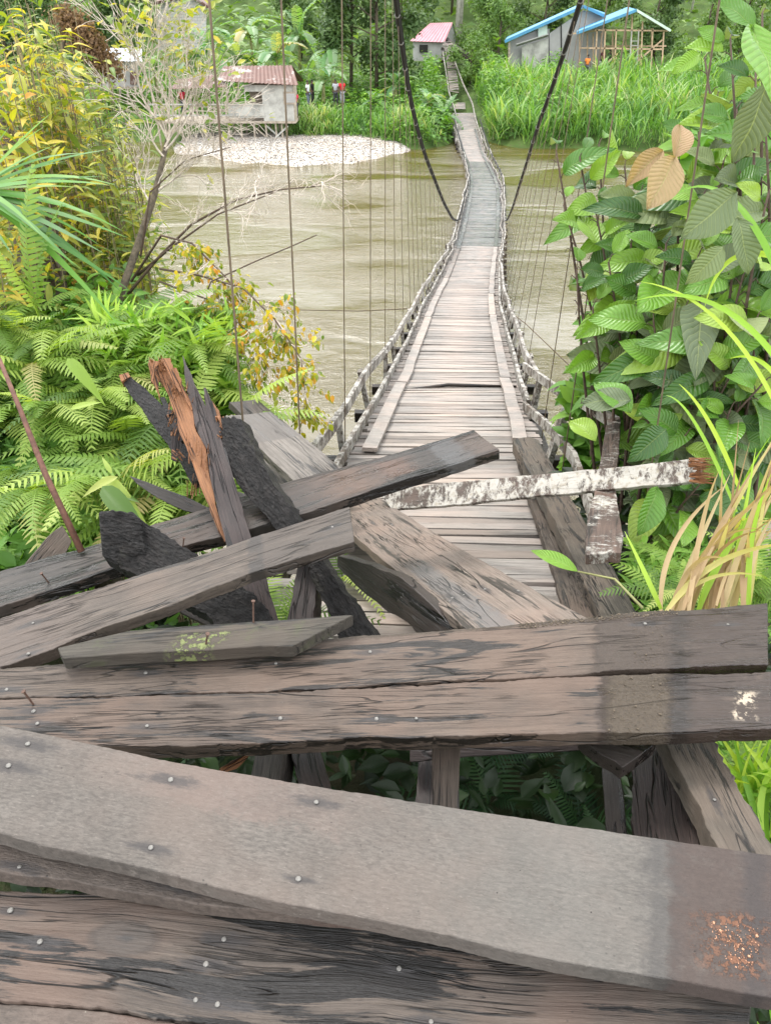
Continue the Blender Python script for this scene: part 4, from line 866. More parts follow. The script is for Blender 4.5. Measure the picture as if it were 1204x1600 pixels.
# blue roofed house with bare walls
Yb = 76.0
def Bq(px, py, dy=0.0): return PY(px, py, Yb + dy)
bh = thing('blue_roof_house', 'unpainted grey house with a long blue metal roof behind the tall reeds', 'house', Bq(860, 110))
slabq('gable_wall', [Bq(858, 52), Bq(858, 120), Bq(944, 120), Bq(944, 22), Bq(911, 16)], .18, bh, M_conc, (0, 1, 0))
slabq('annexe_wall', [Bq(797, 64, .2), Bq(797, 120, .2), Bq(858, 120, .2), Bq(858, 45, .2), Bq(838, 47, .2)], .18, bh, M_conc, (0, 1, 0))
slabq('painted_wall', [Bq(815, 72, -.5), Bq(815, 112, -.5), Bq(856, 112, -.5), Bq(856, 60, -.5)], .1, bh, M_whwall, (0, 1, 0))
slabq('canopy', [Bq(806, 70, -1.1), Bq(856, 54, -1.1), Bq(856, 57, -.4), Bq(806, 73, -.4)], .08, bh, M_conc, (0, 0, 1))
wn_ = slabq('window', [Bq(840, 44, -.05), Bq(840, 58, -.05), Bq(854, 53, -.05), Bq(854, 39, -.05)], .1, bh, M_fascia, (0, -1, 0))
corr('roof_sheet', Bq(902, 8, 3.5), Bq(910, 9, -.6), Bq(788, 64, -.6), Bq(792, 58, 3.5), bh, M_blue)
corr('roof_sheet', Bq(905, 7, 3.5), Bq(912, 9, -.6), Bq(944, 25, -.6), Bq(944, 20, 3.5), bh, M_blue)
MB().bar(Bq(788, 65, -.7), Bq(911, 10, -.7), .08, .22).build('fascia', M_blue, bh); MB().bar(Bq(911, 10, -.7), Bq(946, 26, -.7), .08, .2).build('fascia', M_blue, bh)
MB().bar(Bq(795, 66, -.3), Bq(795, 120, -.3), .16, .16).build('corner_post', M_stilt, bh)
MB().bar(Bq(876, 36, -.04), Bq(877, 120, -.04), .09, .06).build('wall_crack_strip', M_darkin, bh)
# timber framed open shed with blue roof
Yt = 72.5
def Tq(px, py, dy=0.0): return PY(px, py, Yt + dy)
tf = thing('timber_frame_shed', 'unfinished open timber framed shed with a blue and green roof and a ladder', 'shed', Tq(980, 110))
def stud(a, b, w=.11, name='stud', m=None): MB().bar(a, b, w, w).build(name, m or M_stud, tf)
for x, yt in ((932, 45), (945, 45), (962, 45), (987, 21), (1003, 33), (1019, 44), (1036, 50)): stud(Tq(x, yt), Tq(x - 3, 110))
for x in (905, 917, 926, 939, 956): stud(Tq(x, 52, 1.5), Tq(x, 112, 1.5), .1)
for x in (915, 935, 955, 975, 995, 1015): stud(PY(x + 2, 44, Yt + 5), PY(x + 2, 104, Yt + 5), .1)
stud(Tq(928, 47), Tq(1042, 48)); stud(Tq(920, 75), Tq(1034, 77)); stud(Tq(990, 100), Tq(1034, 62)); stud(Tq(943, 102), Tq(964, 84)); stud(Tq(960, 88), Tq(972, 108)); stud(Tq(890, 53, 1.5), Tq(930, 48, 0)); stud(PY(905, 75, Yt + 1.5), Tq(930, 75))
stud(PY(930, 72, Yt + 5), PY(1040, 72, Yt + 5)); stud(Tq(1038, 48), PY(1036, 52, Yt + 5)); stud(Tq(1034, 77), PY(1030, 76, Yt + 5))
lad = MB().bar(Tq(986, 48, -.2), Tq(983, 102, -.2), .09, .07).bar(Tq(997, 48, -.2), Tq(994, 102, -.2), .09, .07).build('ladder', M_whwall, tf)
for y in (64, 71, 91): MB().bar(Tq(985, y, -.2), Tq(996, y, -.2), .06, .06).build('rung', M_whwall, lad)
corr('roof_sheet', PY(980, 11, Yt + 6), Tq(994, 15, -.8), Tq(900, 51, -.8), PY(905, 42, Yt + 6), tf, M_blue)
corr('roof_sheet', PY(983, 12, Yt + 6), Tq(995, 16, -.8), Tq(1046, 47, -.8), PY(1030, 41, Yt + 6), tf, M_greyroof)
MB().bar(Tq(900, 52, -.85), Tq(994, 16, -.85), .06, .2).build('fascia', M_blue, tf); MB().bar(Tq(994, 16, -.85), Tq(1047, 48, -.85), .06, .17).build('fascia', M_fascia, tf)
for k in range(4): stud(PY(994, 17, Yt + k * 1.6), PY(1043, 48, Yt + k * 1.6), .08, 'rafter')
# block houses at upper left
bl = thing('block_house', 'pale concrete block house with a red brown roof edge behind the banana plants', 'house', PY(285, 60, 84))
def Cq(px, py, dy=0.0): return PY(px, py, 84 + dy)
slabq('block_wall', [Cq(245, 14), Cq(245, 80), Cq(322, 80), Cq(322, 12), Cq(296, -4), Cq(272, -8)], .2, bl, M_blockw, (0, 1, 0))
MB().bar(Cq(296, -8, -.4), Cq(330, 14, -.4), .3, .22).build('roof_edge', M_rust, bl); MB().bar(Cq(296, -8, -.4), Cq(240, 6, -.4), .3, .22).build('roof_edge', M_rust, bl)
corr('roof_sheet', Cq(296, -9, -.4), Cq(298, -14, 6), Cq(334, 6, 6), Cq(330, 12, -.4), bl, M_rust); corr('roof_sheet', Cq(296, -9, -.4), Cq(298, -14, 6), Cq(240, -2, 6), Cq(240, 4, -.4), bl, M_rust)
g2 = thing('grey_plank_house', 'low grey house with a tin roof behind the yellowing shrub on the far bank', 'house', PY(190, 120, 62))
def Dq(px, py, dy=0.0): return PY(px, py, 62 + dy)
slabq('wall', [Dq(150, 92), Dq(150, 136), Dq(216, 136), Dq(216, 92)], .15, g2, M_conc, (0, 1, 0))
slabq('door', [Dq(204, 112, -.1), Dq(204, 132, -.1), Dq(214, 132, -.1), Dq(214, 112, -.1)], .05, g2, M_rust, (0, -1, 0))
corr('roof_sheet', Dq(148, 74, 3), Dq(222, 76, 3), Dq(222, 96, -.5), Dq(140, 94, -.5), g2, M_greyroof)
for i, x in enumerate((152, 164, 176, 188, 200, 212)): MB().bar(Dq(x, 134, -.3), Dq(x, 165, -.3), .12, .12).build('stilt', M_stilt, g2)
MB().box(Dq(182, 135, 1.2), (3.8, 3, .12)).build('floor', M_stilt, g2)

# ------------------------------------------------------------------ people on the far bank
def person(label, loc, shirt, legs, rot=0.0, skin=(.10, .055, .035), lean=0.0, arm=.2, h=1.65):
    t = thing('person', label, 'person', loc, 'people on the far bank')
    k = h / 1.7
    def skinned(name, verts, edges, rad, mat):
        me = bpy.data.meshes.new(name); me.from_pydata([(x*k, y*k, z*k) for x, y, z in verts], edges, []); o = link(name, me, None, mat)
        o.matrix_world = Matrix.Translation(loc) @ Matrix.Rotation(rot, 4, 'Z'); o.parent = t; o.matrix_parent_inverse = t.matrix_basis.inverted()
        s = o.modifiers.new('skin', 'SKIN'); s.use_smooth_shade = True
        for i, r_ in enumerate(rad): me.skin_vertices[0].data[i].radius = (r_[0]*k, r_[1]*k) if hasattr(r_, '__len__') else (r_*k, r_*k)
        me.skin_vertices[0].data[0].use_root = True; o.modifiers.new('sub', 'SUBSURF').levels = 1; o.modifiers['sub'].render_levels = 1
        return o
    V = [(0,0,.93),(0,0,1.12),(0,0,1.36),(0,.0,1.48),(0,-.01,1.57),(0,-.015,1.66),(.17,0,1.40),(.22,-.03,1.14),(.20,-.12-arm*.4,.92),(.20,-.16-arm*.4,.84),(-.17,0,1.40),(-.22,.02,1.14),(-.21,-.05,.90),(-.21,-.06,.82),
         (.09,0,.86),(.10,.0,.48),(.11,.03,.08),(.11,-.12,.03),(-.09,0,.86),(-.11,-.05,.48),(-.12,.04,.08),(-.12,-.10,.03)]
    E = [(0,1),(1,2),(2,3),(3,4),(4,5),(2,6),(6,7),(7,8),(8,9),(2,10),(10,11),(11,12),(12,13),(0,14),(14,15),(15,16),(16,17),(0,18),(18,19),(19,20),(20,21)]
    Rr = [(.14,.10),(.13,.09),(.15,.10),.055,(.075,.09),(.065,.08),.06,.042,.032,.035,.06,.042,.032,.035,.085,.06,.042,.03,.085,.06,.042,.03]
    skinned('body', V, E, Rr, plain('skin_tone', skin, .55, .1, 20))
    skinned('shirt', [V[i] for i in (0,1,2,6,10)] + [(.205,-.015,1.22),(-.205,.01,1.22)], [(0,1),(1,2),(2,3),(2,4),(3,5),(4,6)], [(.16,.12),(.15,.11),(.17,.12),.078,.078,.068,.068], plain('shirt_cloth', shirt, .85, .1, 6))
    skinned('trousers', [V[i] for i in (0,14,15,18,19)] + [(.108,.02,.2),(-.117,.02,.2)], [(0,1),(1,2),(2,5),(0,3),(3,4),(4,6)], [(.155,.115),.10,.078,.10,.078,.062,.062], plain('trouser_cloth', legs, .85, .1, 6))
    hm = MB(); bm = bmesh.new(); bmesh.ops.create_uvsphere(bm, u_segments=10, v_segments=6, radius=.098*k); me = bpy.data.meshes.new('hair'); bm.to_mesh(me); bm.free()
    link('hair', me, t, plain('black_hair', (.012, .01, .009), .6, .1, 20), Matrix.Translation(Vector(loc) + Vector((0, .015, 1.65*k))) @ Matrix.Diagonal((.85, 1.0, .85, 1)))
def stand(px, py, y, **k): p = PY(px, py, y); return Vector((p.x, y, p.z))
def pground(px, y, up=0.0):
    x = (px - 602) / F * (Vector((0, y, 0)) .length); # refined below
    for _ in range(4):
        z = float(hfar(x, y)); d = Vector((x, y, z)) - EYE; t = d.dot(AX); x = (px - 602) / F * t
    return Vector((x, y, float(hfar(x, y)) + up))
person('person in a red shirt and grey trousers standing at the top of the green bank', PY(535, 166, 59), (.55, .02, .03), (.25, .25, .27), .3)
person('person in a pale grey shirt and dark trousers standing beside the one in red', PY(525, 166, 59.4), (.42, .43, .46), (.05, .05, .06), -.2)
person('person in a white top and jeans walking on the path right of the stilt house', PY(482, 168, 59), (.62, .63, .65), (.12, .14, .18), 1.2)
person('person dressed all in black walking behind the one in a white top', PY(489, 166, 60.5), (.02, .02, .022), (.018, .018, .02), 1.2)
person('person in a crimson top standing in the doorway at the end of the stilt house', PY(463, 186, 54.6), (.5, .03, .08), (.05, .05, .07), .5)
person('person in a red top seen through the bare twigs on the veranda', PY(289, 182, 53.9), (.55, .03, .06), (.06, .06, .08), .2)
person('person in an orange shirt standing at the corner of the timber shed', PY(914, 122, 71), (.75, .22, .04), (.06, .06, .08), .2)
person('person in a dark red shirt under the timber shed roof', PY(938, 112, 74), (.14, .05, .06), (.03, .03, .04), .2)
person('person in black beside the motorbike in the timber shed', PY(948, 113, 74), (.02, .02, .025), (.03, .03, .04), .6)
mo = thing('motorbike', 'white fronted motorbike parked in the timber shed', 'motorbike', PY(934, 112, 73))
mo_p = PY(934, 106, 73)
for nm, off, s in (('fairing', (0, -.1, .25), (.34, .3, .55)), ('seat', (0, .75, .2), (.3, .8, .16)), ('headlight', (0, -.28, .45), (.22, .1, .16))):
    bm = bmesh.new(); bmesh.ops.create_cube(bm, size=1); bmesh.ops.bevel(bm, geom=bm.edges[:], offset=.2, segments=2, affect='EDGES'); me = bpy.data.meshes.new(nm); bm.to_mesh(me); bm.free()
    link(nm, me, mo, M_whwall if nm != 'seat' else M_darkin, Matrix.Translation(mo_p + Vector(off)) @ Matrix.Diagonal((*s, 1)))
for dy in (-.35, .9):
    mb = MB(); ring = [mo_p + Vector((0, dy + .28 * math.cos(a), -.15 + .28 * math.sin(a))) for a in np.linspace(0, 2*math.pi, 17)]; mb.tube(ring, .05, 6, False); mb.build('wheel', M_darkin, mo)
MB().tube([mo_p + Vector((-.32, 0, .6)), mo_p + Vector((0, .05, .55)), mo_p + Vector((.32, 0, .6))], .02, 6).build('handlebar', M_darkin, mo)

# ------------------------------------------------------------------ foliage materials
GRN = [(0, (.035, .085, .012)), (.45, (.075, .16, .022)), (.8, (.14, .24, .03)), (1, (.24, .30, .05))]
L_reed = leafmat('reed_blade', [(0, (.06, .16, .035)), (.5, (.15, .30, .07)), (.85, (.29, .42, .14)), (1, (.45, .45, .26))], .4, .5)
L_tree = leafmat('tree_leaf', [(0, (.04, .08, .025)), (.5, (.085, .15, .045)), (1, (.15, .22, .065))], .3, .5)
L_treel = leafmat('light_tree_leaf', [(0, (.07, .14, .03)), (.5, (.14, .24, .06)), (1, (.24, .34, .10))], .35, .5)
L_yel = leafmat('yellowing_leaf', [(0, (.13, .20, .04)), (.4, (.26, .30, .05)), (.7, (.44, .42, .06)), (.92, (.58, .46, .08)), (1, (.56, .30, .06))], .4, .45)
L_yel2 = leafmat('yellow_hanging_leaf', [(0, (.12, .20, .03)), (.4, (.30, .32, .03)), (.8, (.55, .42, .04)), (1, (.55, .25, .03))], .4, .45)
L_fern = leafmat('fern_pinna', [(0, (.08, .15, .03)), (.3, (.16, .27, .045)), (.7, (.27, .38, .075)), (.92, (.38, .47, .12)), (1, (.34, .27, .12))], .42, .5, objrand=True)
L_under = leafmat('undergrowth_leaf', [(0, (.05, .12, .02)), (.5, (.11, .25, .035)), (1, (.24, .40, .06))], .35, .5)
L_big = leafmat('ribbed_leaf', [(0, (.025, .08, .012)), (.3, (.07, .18, .02)), (.6, (.13, .28, .028)), (.85, (.20, .36, .04)), (1, (.28, .39, .06))], .28, .34, vein=.4, spots=.6, objrand=True, under=(.26, .30, .17), spec=.5)
L_bigg = leafmat('grey_backed_leaf', [(0, (.12, .15, .09)), (.6, (.17, .22, .11)), (1, (.24, .28, .13))], .25, .6, vein=.6, spots=.6, objrand=True, under=(.30, .31, .24), spec=.25)
L_orange = leafmat('orange_leaf', [(0, (.36, .22, .13)), (1, (.40, .28, .16))], .3, .5, vein=.45, spots=.3, objrand=True, under=(.5, .32, .18))
L_straw = leafmat('dry_straw_blade', [(0, (.24, .15, .08)), (.5, (.40, .29, .16)), (.85, (.50, .41, .24)), (1, (.46, .42, .14))], .35, .6)
L_grass = leafmat('green_blade', [(0, (.14, .30, .03)), (.5, (.27, .45, .05)), (1, (.44, .56, .08))], .4, .42)
L_palm = leafmat('palm_leaflet', [(0, (.04, .13, .025)), (.5, (.09, .23, .035)), (1, (.22, .36, .06))], .3, .38, objrand=True)
L_banana = leafmat('banana_blade', [(0, (.08, .20, .07)), (.5, (.17, .32, .12)), (.85, (.28, .42, .17)), (1, (.50, .40, .18))], .4, .4, objrand=True, under=(.25, .33, .2))
L_dead = leafmat('dead_brown_leaf', [(0, (.10, .06, .035)), (1, (.26, .16, .08))], .2, .8)
M_bark = plain('mossy_bark', (.10, .08, .055), .9, .45, 22, bmp=.8)
M_twig = plain('pale_twig', (.52, .45, .38), .85, .3, 30)
M_ystem = plain('brown_green_stem', (.20, .16, .09), .85, .3, 30)
M_dtwig = plain('dark_twig', (.07, .045, .03), .8, .3, 30)
M_pale = plain('pale_trunk', (.42, .40, .35), .85, .25, 3)
def grassp(w=.03, n=5, droop=.5, seed=0, bend=.2):
    rs = np.random.default_rng(seed); V, U = [], []
    for i in range(n + 1):
        s = i / n; y = s * (1 - .25 * droop * s * s) + 0; z = -droop * s ** 2.4; hw = w / 2 * (1 - s ** 2.5) * (1 if s > .05 else .6) + .0008; x = bend * s * s
        for q in (-1, 1): V.append((x + q * hw, y, z + abs(q) * hw * .3)); U.append((.5 + q / 2, s))
    return np.array(V), np.array([(2*i, 2*i+1, 2*i+3, 2*i+2) for i in range(n)]), np.array(U)
blob = [leafp(.5, 2, .2, .2, cols=1, seed=i) for i in range(3)]

# ------------------------------------------------------------------ far reeds
def reeds(name, xs, ys, n, h0, h1, mask=None, w=.055, top=1.0):
    x = rng.uniform(*xs, n); y = rng.uniform(*ys, n)
    z = hfar(x, y); ok = z > .02
    if mask is not None: ok &= mask(x, y)
    x, y, z = x[ok], y[ok], z[ok]; n = len(x); k = 9
    cl = np.array([mnoise.noise(Vector((a * .35, b * .35, 1))) for a, b in zip(x, y)])
    h = rng.uniform(h0, h1, n) * (1 + .55 * cl)
    x, y, z, h, cl = (np.repeat(v, k) for v in (x, y, z, h, cl)); m = len(x)
    base = np.stack([x + rng.normal(0, .12, m), y + rng.normal(0, .12, m), z + rng.uniform(-.1, .55, m) * h], 1)
    d = rdir(m, 1.0, 2.8); d[:, 2] = rng.uniform(.9, 2.6, m); d[:, :2] = rdir(m, 0, 0)[:, :2] * rng.uniform(.2, .9, (m, 1))
    up = np.cross(d, rdir(m, -.2, .2)); dh = d.copy(); dh[:, 2] = 0; upv = np.stack([-dh[:, 0], -dh[:, 1], np.full(m, .25)], 1)
    r = np.clip(rng.beta(2.2, 2.4, m) + .5 * cl, 0, 1)
    return link(name, tile([grassp(w, 5, q, i, b) for i, (q, b) in enumerate(((.35, .1), (.6, -.15), (.8, .2), (.2, .05)))], base, d, upv, h * rng.uniform(.4, .75, m), r, name, L_reed), None)
rightm = lambda x, y: (x > 6.9 + .02 * (y - 50)) & ~((x > 14) & (y > 71.0) & (x < 36))
tag(reeds('riverside_reeds', (6, 46), (49.3, 71), 3400, 1.5, 2.5, rightm, .065), 'tall bright green reeds covering the right far bank', 'reeds', kind='stuff')
tag(reeds('bank_grass', (-6.5, 5.0), (52.2, 58), 900, .7, 1.4, lambda x, y: ~((x > 2.9) & (x < 5.2)), .07), 'long green grass on the far bank left of the bridge end', 'grass', kind='stuff')
tag(reeds('waterside_grass', (-5, 44), (49.0, 52.6), 700, .5, 1.2, lambda x, y: ~((x > 4.2) & (x < 6.6)), .07), 'drooping grass fringe along the water of the far bank', 'grass', kind='stuff')
tag(reeds('low_weeds', (-30, -5.8), (51.5, 64), 1100, .4, .9, lambda x, y: (y > 55.5) | (x < -15), .08), 'low weeds round the stilt house and along the far path', 'weeds', kind='stuff')
# broad leaved ground cover over the far bank
def cover(name, n, xs, ys, s0, s1, mat, label, hf=hfar, mask=None, lift=.6):
    x = rng.uniform(*xs, n); y = rng.uniform(*ys, n); z = hf(x, y); ok = z > .05
    if mask is not None: ok &= mask(x, y)
    x, y, z = x[ok], y[ok], z[ok]; n = len(x); cl = np.array([mnoise.noise(Vector((a * .3, b * .3, 7))) for a, b in zip(x, y)])
    pos = np.stack([x, y, z + rng.uniform(0, 1, n) * lift * (.6 + 1.3 * np.clip(cl + .4, 0, 1.4))], 1)
    return tag(link(name, tile(blob, pos, rdir(n, -.3, .6), np.tile([0, 0, 1.], (n, 1)) + rdir(n) * .5, rng.uniform(s0, s1, n), np.clip(rng.random(n) * .7 + .4 * cl + .1, 0, 1), name, mat), None), label, 'ground cover', kind='stuff')
cover('bank_creepers', 26000, (-22, 5.5), (51.5, 74), .22, .45, L_under, 'low creepers covering the far bank behind the gravel', mask=lambda x, y: ((x > -6.0) | (y > 56.5)) & ~((x > 3.8) & (y < 55)) & ~((x < -1.5) & (y > 58.3) & (y < 60.2)), lift=.8)
cover('bank_creepers', 16000, (3.5, 15), (53, 84), .25, .5, L_under, 'light green creepers round the far ramp of the bridge', mask=lambda x, y: ~((abs(x - (5.8 + .01*(y-55))) < 1.5) & (y < 82)), lift=1.3)
cover('hillside_scrub', 30000, (-110, 110), (76, 190), .6, 1.5, L_treel, 'tangled scrub on the hillside behind the houses', mask=lambda x, y: ~((x > 12) & (x < 36) & (y < 84)) & ~((x < 9.5) & (x > 1) & (y < 98)) & ~((x>-30)&(x<-18)&(y<93)), lift=2.5)
# ------------------------------------------------------------------ trees
def tree(name, label, base, h, r, mat, n=3500, leaf=.34, trunk=M_bark, tr=.16, blobs=9, crown_lo=.35, group=None, flat=.8, cat='tree', lean=0.0, multi=1, seed=1):
    rs = random.Random(seed); t = thing(name, label, cat, base, group); base = Vector(base); mb = MB(); ends = []
    for q in range(multi):
        off = Vector((rs.uniform(-.5, .5), rs.uniform(-.5, .5), 0)) * (q > 0) * 2
        top = base + off + Vector((lean + rs.uniform(-.3, .3), rs.uniform(-.4, .4), h * .82)); mid = base.lerp(top, .5) + off * .5 + Vector((rs.uniform(-.3, .3), 0, 0))
        mb.tube([base + off * .3 - Vector((0, 0, .3)), mid, top], [tr, tr * .7, tr * .25], 7)
        for i in range(blobs // multi):
            f = crown_lo + (1 - crown_lo) * (i + rs.random()) / (blobs // multi); s = base.lerp(top, min(1, f * .9)) if f > .5 else mid.lerp(base, 1 - f * 2 if f < .5 else 0)
            a = rs.uniform(0, 6.28); rr = r * rs.uniform(.35, .95) * math.sin(math.pi * min(.97, .22 + .62 * (f - crown_lo) / (1 - crown_lo)))
            e = base + off + Vector((math.cos(a) * rr + lean * f, math.sin(a) * rr, h * f)); mb.tube([s, s.lerp(e, .5) + Vector((0, 0, .15)), e], [tr * .4, tr * .22, tr * .08], 5); ends.append(e)
    mb.build('trunk', trunk, t, True)
    e = np.array([tuple(v) for v in ends]); k = rng.integers(0, len(e), n); br = r * .42
    d = rdir(n, -1, 1); rad = rng.random(n) ** .45; wob = np.array([1 + .5 * mnoise.noise(Vector(v) * 1.7) for v in (d + e[k] * .4)])
    pos = e[k] + d * (rad * br * wob)[:, None] * np.array([1, 1, flat]); up = d + np.array([0, 0, .9])
    cl = np.array([mnoise.noise(Vector(p) * (2.2 / r)) for p in pos])
    rnd = np.clip(.35 + .5 * cl + .35 * (rng.random(n) - .3), 0, 1)
    link('crown', tile(blob, pos, rdir(n, -.9, .4), up + rdir(n) * .4, leaf * rng.uniform(.6, 1.3, n), rnd, 'crown', mat), t)
    return t
def tg(px, y): return pground(px, y)
gt = 'trees on the far bank'
TR = [('broadleaf_tree', 'large dark green tree with spreading limbs left of the pink roof', 588, 67, 13, 3.9, L_tree, 9000, .40, 18, .12), 
      ('broadleaf_tree', 'rounded tree crown overhanging the bank beside the banana leaves', 628, 98, 17, 4.6, L_tree, 6500, .42, 15, .2),
      ('broadleaf_tree', 'tall tree rising from the bank behind the people in red and grey', 548, 68, 14, 3.0, L_tree, 5500, .38, 14, .15),
      ('broadleaf_tree', 'bushy light green tree right of the pale trunks', 760, 88, 14, 4.0, L_treel, 6500, .34, 11, .1),
      ('broadleaf_tree', 'airy light green tree directly left of the blue roof', 775, 82, 5.4, 2.4, L_treel, 2800, .30, 9, .1),
      ('broadleaf_tree', 'dark tree behind the middle of the blue roof', 850, 92, 9.0, 3.6, L_tree, 4500, .4, 11, .2),
      ('broadleaf_tree', 'dark tree towering behind the timber shed roof', 1020, 88, 10, 3.8, L_tree, 5500, .4, 11, .15),
      ('broadleaf_tree', 'pale tree on the hillside between the two blue roofs', 940, 96, 10, 4.0, L_treel, 4000, .45, 11, .2),
      ('broadleaf_tree', 'dark tree behind the pale trunks above the pink roof', 705, 104, 19, 5.0, L_tree, 7000, .55, 11, .2),
      ('broadleaf_tree', 'dense dark tree at the upper left behind the yellowing shrub', 130, 74, 9.5, 4.2, L_tree, 6500, .38, 12, .2),
      ('broadleaf_tree', 'dense dark tree at the far upper left corner', 20, 78, 10, 4.6, L_tree, 5500, .4, 12, .15),
      ('broadleaf_tree', 'dark tree left of the pale block house', 215, 80, 8.2, 3.2, L_tree, 4000, .38, 10, .2),
      ('broadleaf_tree', 'tree behind the banana plants, its top against the white sky', 470, 92, 8.0, 3.6, L_tree, 3500, .4, 10, .25),
      ('broadleaf_tree', 'low round bush tree behind the bridge ramp', 735, 74, 3.6, 2.2, L_treel, 2600, .28, 8, .05),
      ('broadleaf_tree', 'leafy tree right of the timber shed', 1085, 80, 6.5, 3.0, L_treel, 3800, .34, 10, .05),
      ('broadleaf_tree', 'leafy tree on the slope at the far right edge', 1150, 92, 7, 3.4, L_treel, 3800, .38, 10, .1)]
for i, (nm, lb, px, y, h, r, mt, n, lf, bl_, lo) in enumerate(TR):
    tree(nm, lb, tg(px, y), h, r, mt, n, lf, blobs=bl_, crown_lo=lo, group=gt, seed=i + 3)
for i in range(6):          # far wood on the hillside, each its own tree
    px = [560, 660, 800, 900, 1060, 1180][i]; tree('broadleaf_tree', 'distant hillside tree ' + ['above the people in red and grey', 'left of the pink roof ridge', 'behind the left eave of the blue roof', 'behind the ridge of the blue roof', 'right of the timber shed', 'in the far upper right corner'][i], tg(px, 118 + 5 * (i % 3)), 11, 5.2, L_treel if i % 2 else L_tree, 3000, .6, blobs=10, group='distant hillside trees', seed=40 + i)
for i, (px, hh_) in enumerate(((713, 12), (718, 12.5), (712, 10))):
    b = tg(px, 96 + i); t = thing('bare_tree', ['pale bare trunk, tallest of the three above the pink roof', 'pale bare trunk, rightmost of the three above the pink roof', 'slim pale bare trunk, leftmost of the three above the pink roof'][i], 'tree', b, 'pale trunks'); MB().tube([b, b + Vector((.1, 0, hh_ * .6)), b + Vector((.3 * (i - 1), 0, hh_))], [.2, .15, .09], 7).build('trunk', M_pale, t, True)
    MB().tube([b + Vector((.1, 0, hh_ * .6)), b + Vector((.9 - i, 0, hh_ * .85))], [.07, .03], 5).build('limb', M_pale, t, True)
for i in range(18):         # thin pale trunks on the cleared hillside
    px = random.uniform(1035, 1200); y = random.uniform(98, 130); b = tg(px, y); hh_ = random.uniform(5, 9)
    t = thing('slim_bare_tree', 'slim pale trunk standing on the cleared hillside at the upper right', 'tree', b, 'slim pale trunks on the cleared hillside')
    MB().tube([b, b + Vector((random.uniform(-.5, .5), 0, hh_))], [.14, .07], 5).build('trunk', M_pale, t, True)
# fallen dead creeper above the grey house
n = 5000; k = rng.random(n); pos = np.stack([np.interp(k, [0, 1], [PY(100, 20, 58).x, PY(176, 112, 58).x]) + rng.normal(0, .45, n), 58 + rng.normal(0, .5, n), np.interp(k, [0, 1], [PY(100, 20, 58).z, PY(176, 112, 58).z]) + rng.normal(0, .35, n)], 1)
t = thing('dead_creeper', 'mass of dead brown creeper hanging above the grey tin roofed house', 'creeper', tg(140, 58)); link('foliage', tile(blob, pos, rdir(n, -1, .2), rdir(n), rng.uniform(.15, .35, n), rng.random(n), 'foliage', L_dead), t)
MB().tube([tg(95, 58), PY(100, 60, 58), PY(98, 15, 58)], [.2, .16, .1], 7).build('trunk', M_bark, t, True)
# ------------------------------------------------------------------ banana plants
def bananap(seed, droop):
    rs = np.random.default_rng(seed); V, F_, U = [], [], []; n = 16
    def c(s): return np.array([0, s * (1 - .3 * droop * s), .35 * s - droop * s * s])
    for i in range(n):
        s0, s1 = i / n, (i + .93) / n; tear = rs.random() < .35; s1 = s1 - (.35 / n if tear else -.07 / n)
        for sd in (-1, 1):
            b = len(V); dz = rs.uniform(-.03, .03)
            for s in (s0, s1):
                hw = .15 * math.sin(math.pi * min(1, .08 + s * .95)) ** .6
                p = c(s); V.append(p); V.append(p + np.array([sd * hw * .6, hw * .1, .035 + dz * .4])); V.append(p + np.array([sd * hw, hw * .2, .0 + dz]))
                for q in (0, .5, 1): U.append((.5 + sd * q / 2, s))
            F_ += [(b, b+1, b+4, b+3), (b+1, b+2, b+5, b+4)]
    return np.array(V), np.array(F_), np.array(U)
BM = [proto_mesh('leaf', bananap(i, d), L_banana) for i, d in enumerate((.25, .5, .8, 1.1))]
M_stem = plain('banana_stem', (.20, .20, .08), .7, .35, 6)
def banana(px, y, h, ln, label, n=9, seed=0, dz=0):
    rs = random.Random(seed); b = pground(px, y); t = thing('banana_plant', label, 'banana plant', b, 'banana plants on the far bank')
    top = b + Vector((rs.uniform(-.2, .2), 0, h)); MB().tube([b - Vector((0, 0, .3)), b.lerp(top, .5), top], [.16, .13, .07], 8).build('stem', M_stem, t, True)
    for i in range(n):
        a = i * 2.4 + rs.uniform(-.3, .3); el = rs.uniform(.1, 1.5) * (1 - i / n) + .1; d = Vector((math.cos(a), math.sin(a), el * 1.3)).normalized(); k = min(3, int((1 - el / 2) * 4) if el < 1.6 else 0)
        link('leaf', BM[k], t, None, orient(top - Vector((0, 0, .05 * i)), d, (0, 0, 1), ln * rs.uniform(.95, 1.4)))
for i, (px, y, h, ln, lb) in enumerate(((300, 66, 2.6, 2.3, 'banana plant left of the rusty roof, in front of the block wall'), (335, 68, 3.4, 2.7, 'tall banana plant rising behind the left end of the rusty roof'), (372, 66, 2.8, 2.5, 'banana plant behind the middle of the rusty roof'), (400, 70, 4.0, 2.8, 'tallest banana plant, its leaves against the sky patch'), (438, 66, 2.9, 2.5, 'banana plant behind the right end of the rusty roof'),
        (470, 72, 3.6, 2.6, 'banana plant behind the pair walking on the path'), (505, 61, 2.1, 2.1, 'banana plant with a fat brown stem between the two pairs of people'), (522, 66, 3.2, 2.4, 'banana plant above the person in a grey shirt'), (588, 59.5, .9, 1.5, 'low banana plant with pale arching leaves right of the person in red'), (668, 58, 1.2, 1.5, 'banana plant left of the bridge ramp'), (692, 57, .8, 1.5, 'drooping blue green banana plant touching the end of the bridge'), (618, 62, 1.4, 1.7, 'banana plant in the shade of the large dark tree'), (250, 64, 2.4, 2.0, 'banana plant partly hidden by the bare twigs'))):
    banana(px, y, h, ln, lb, 10, i)

# ------------------------------------------------------------------ near left bank
def nz(x, y): return float(hnear(x, y))
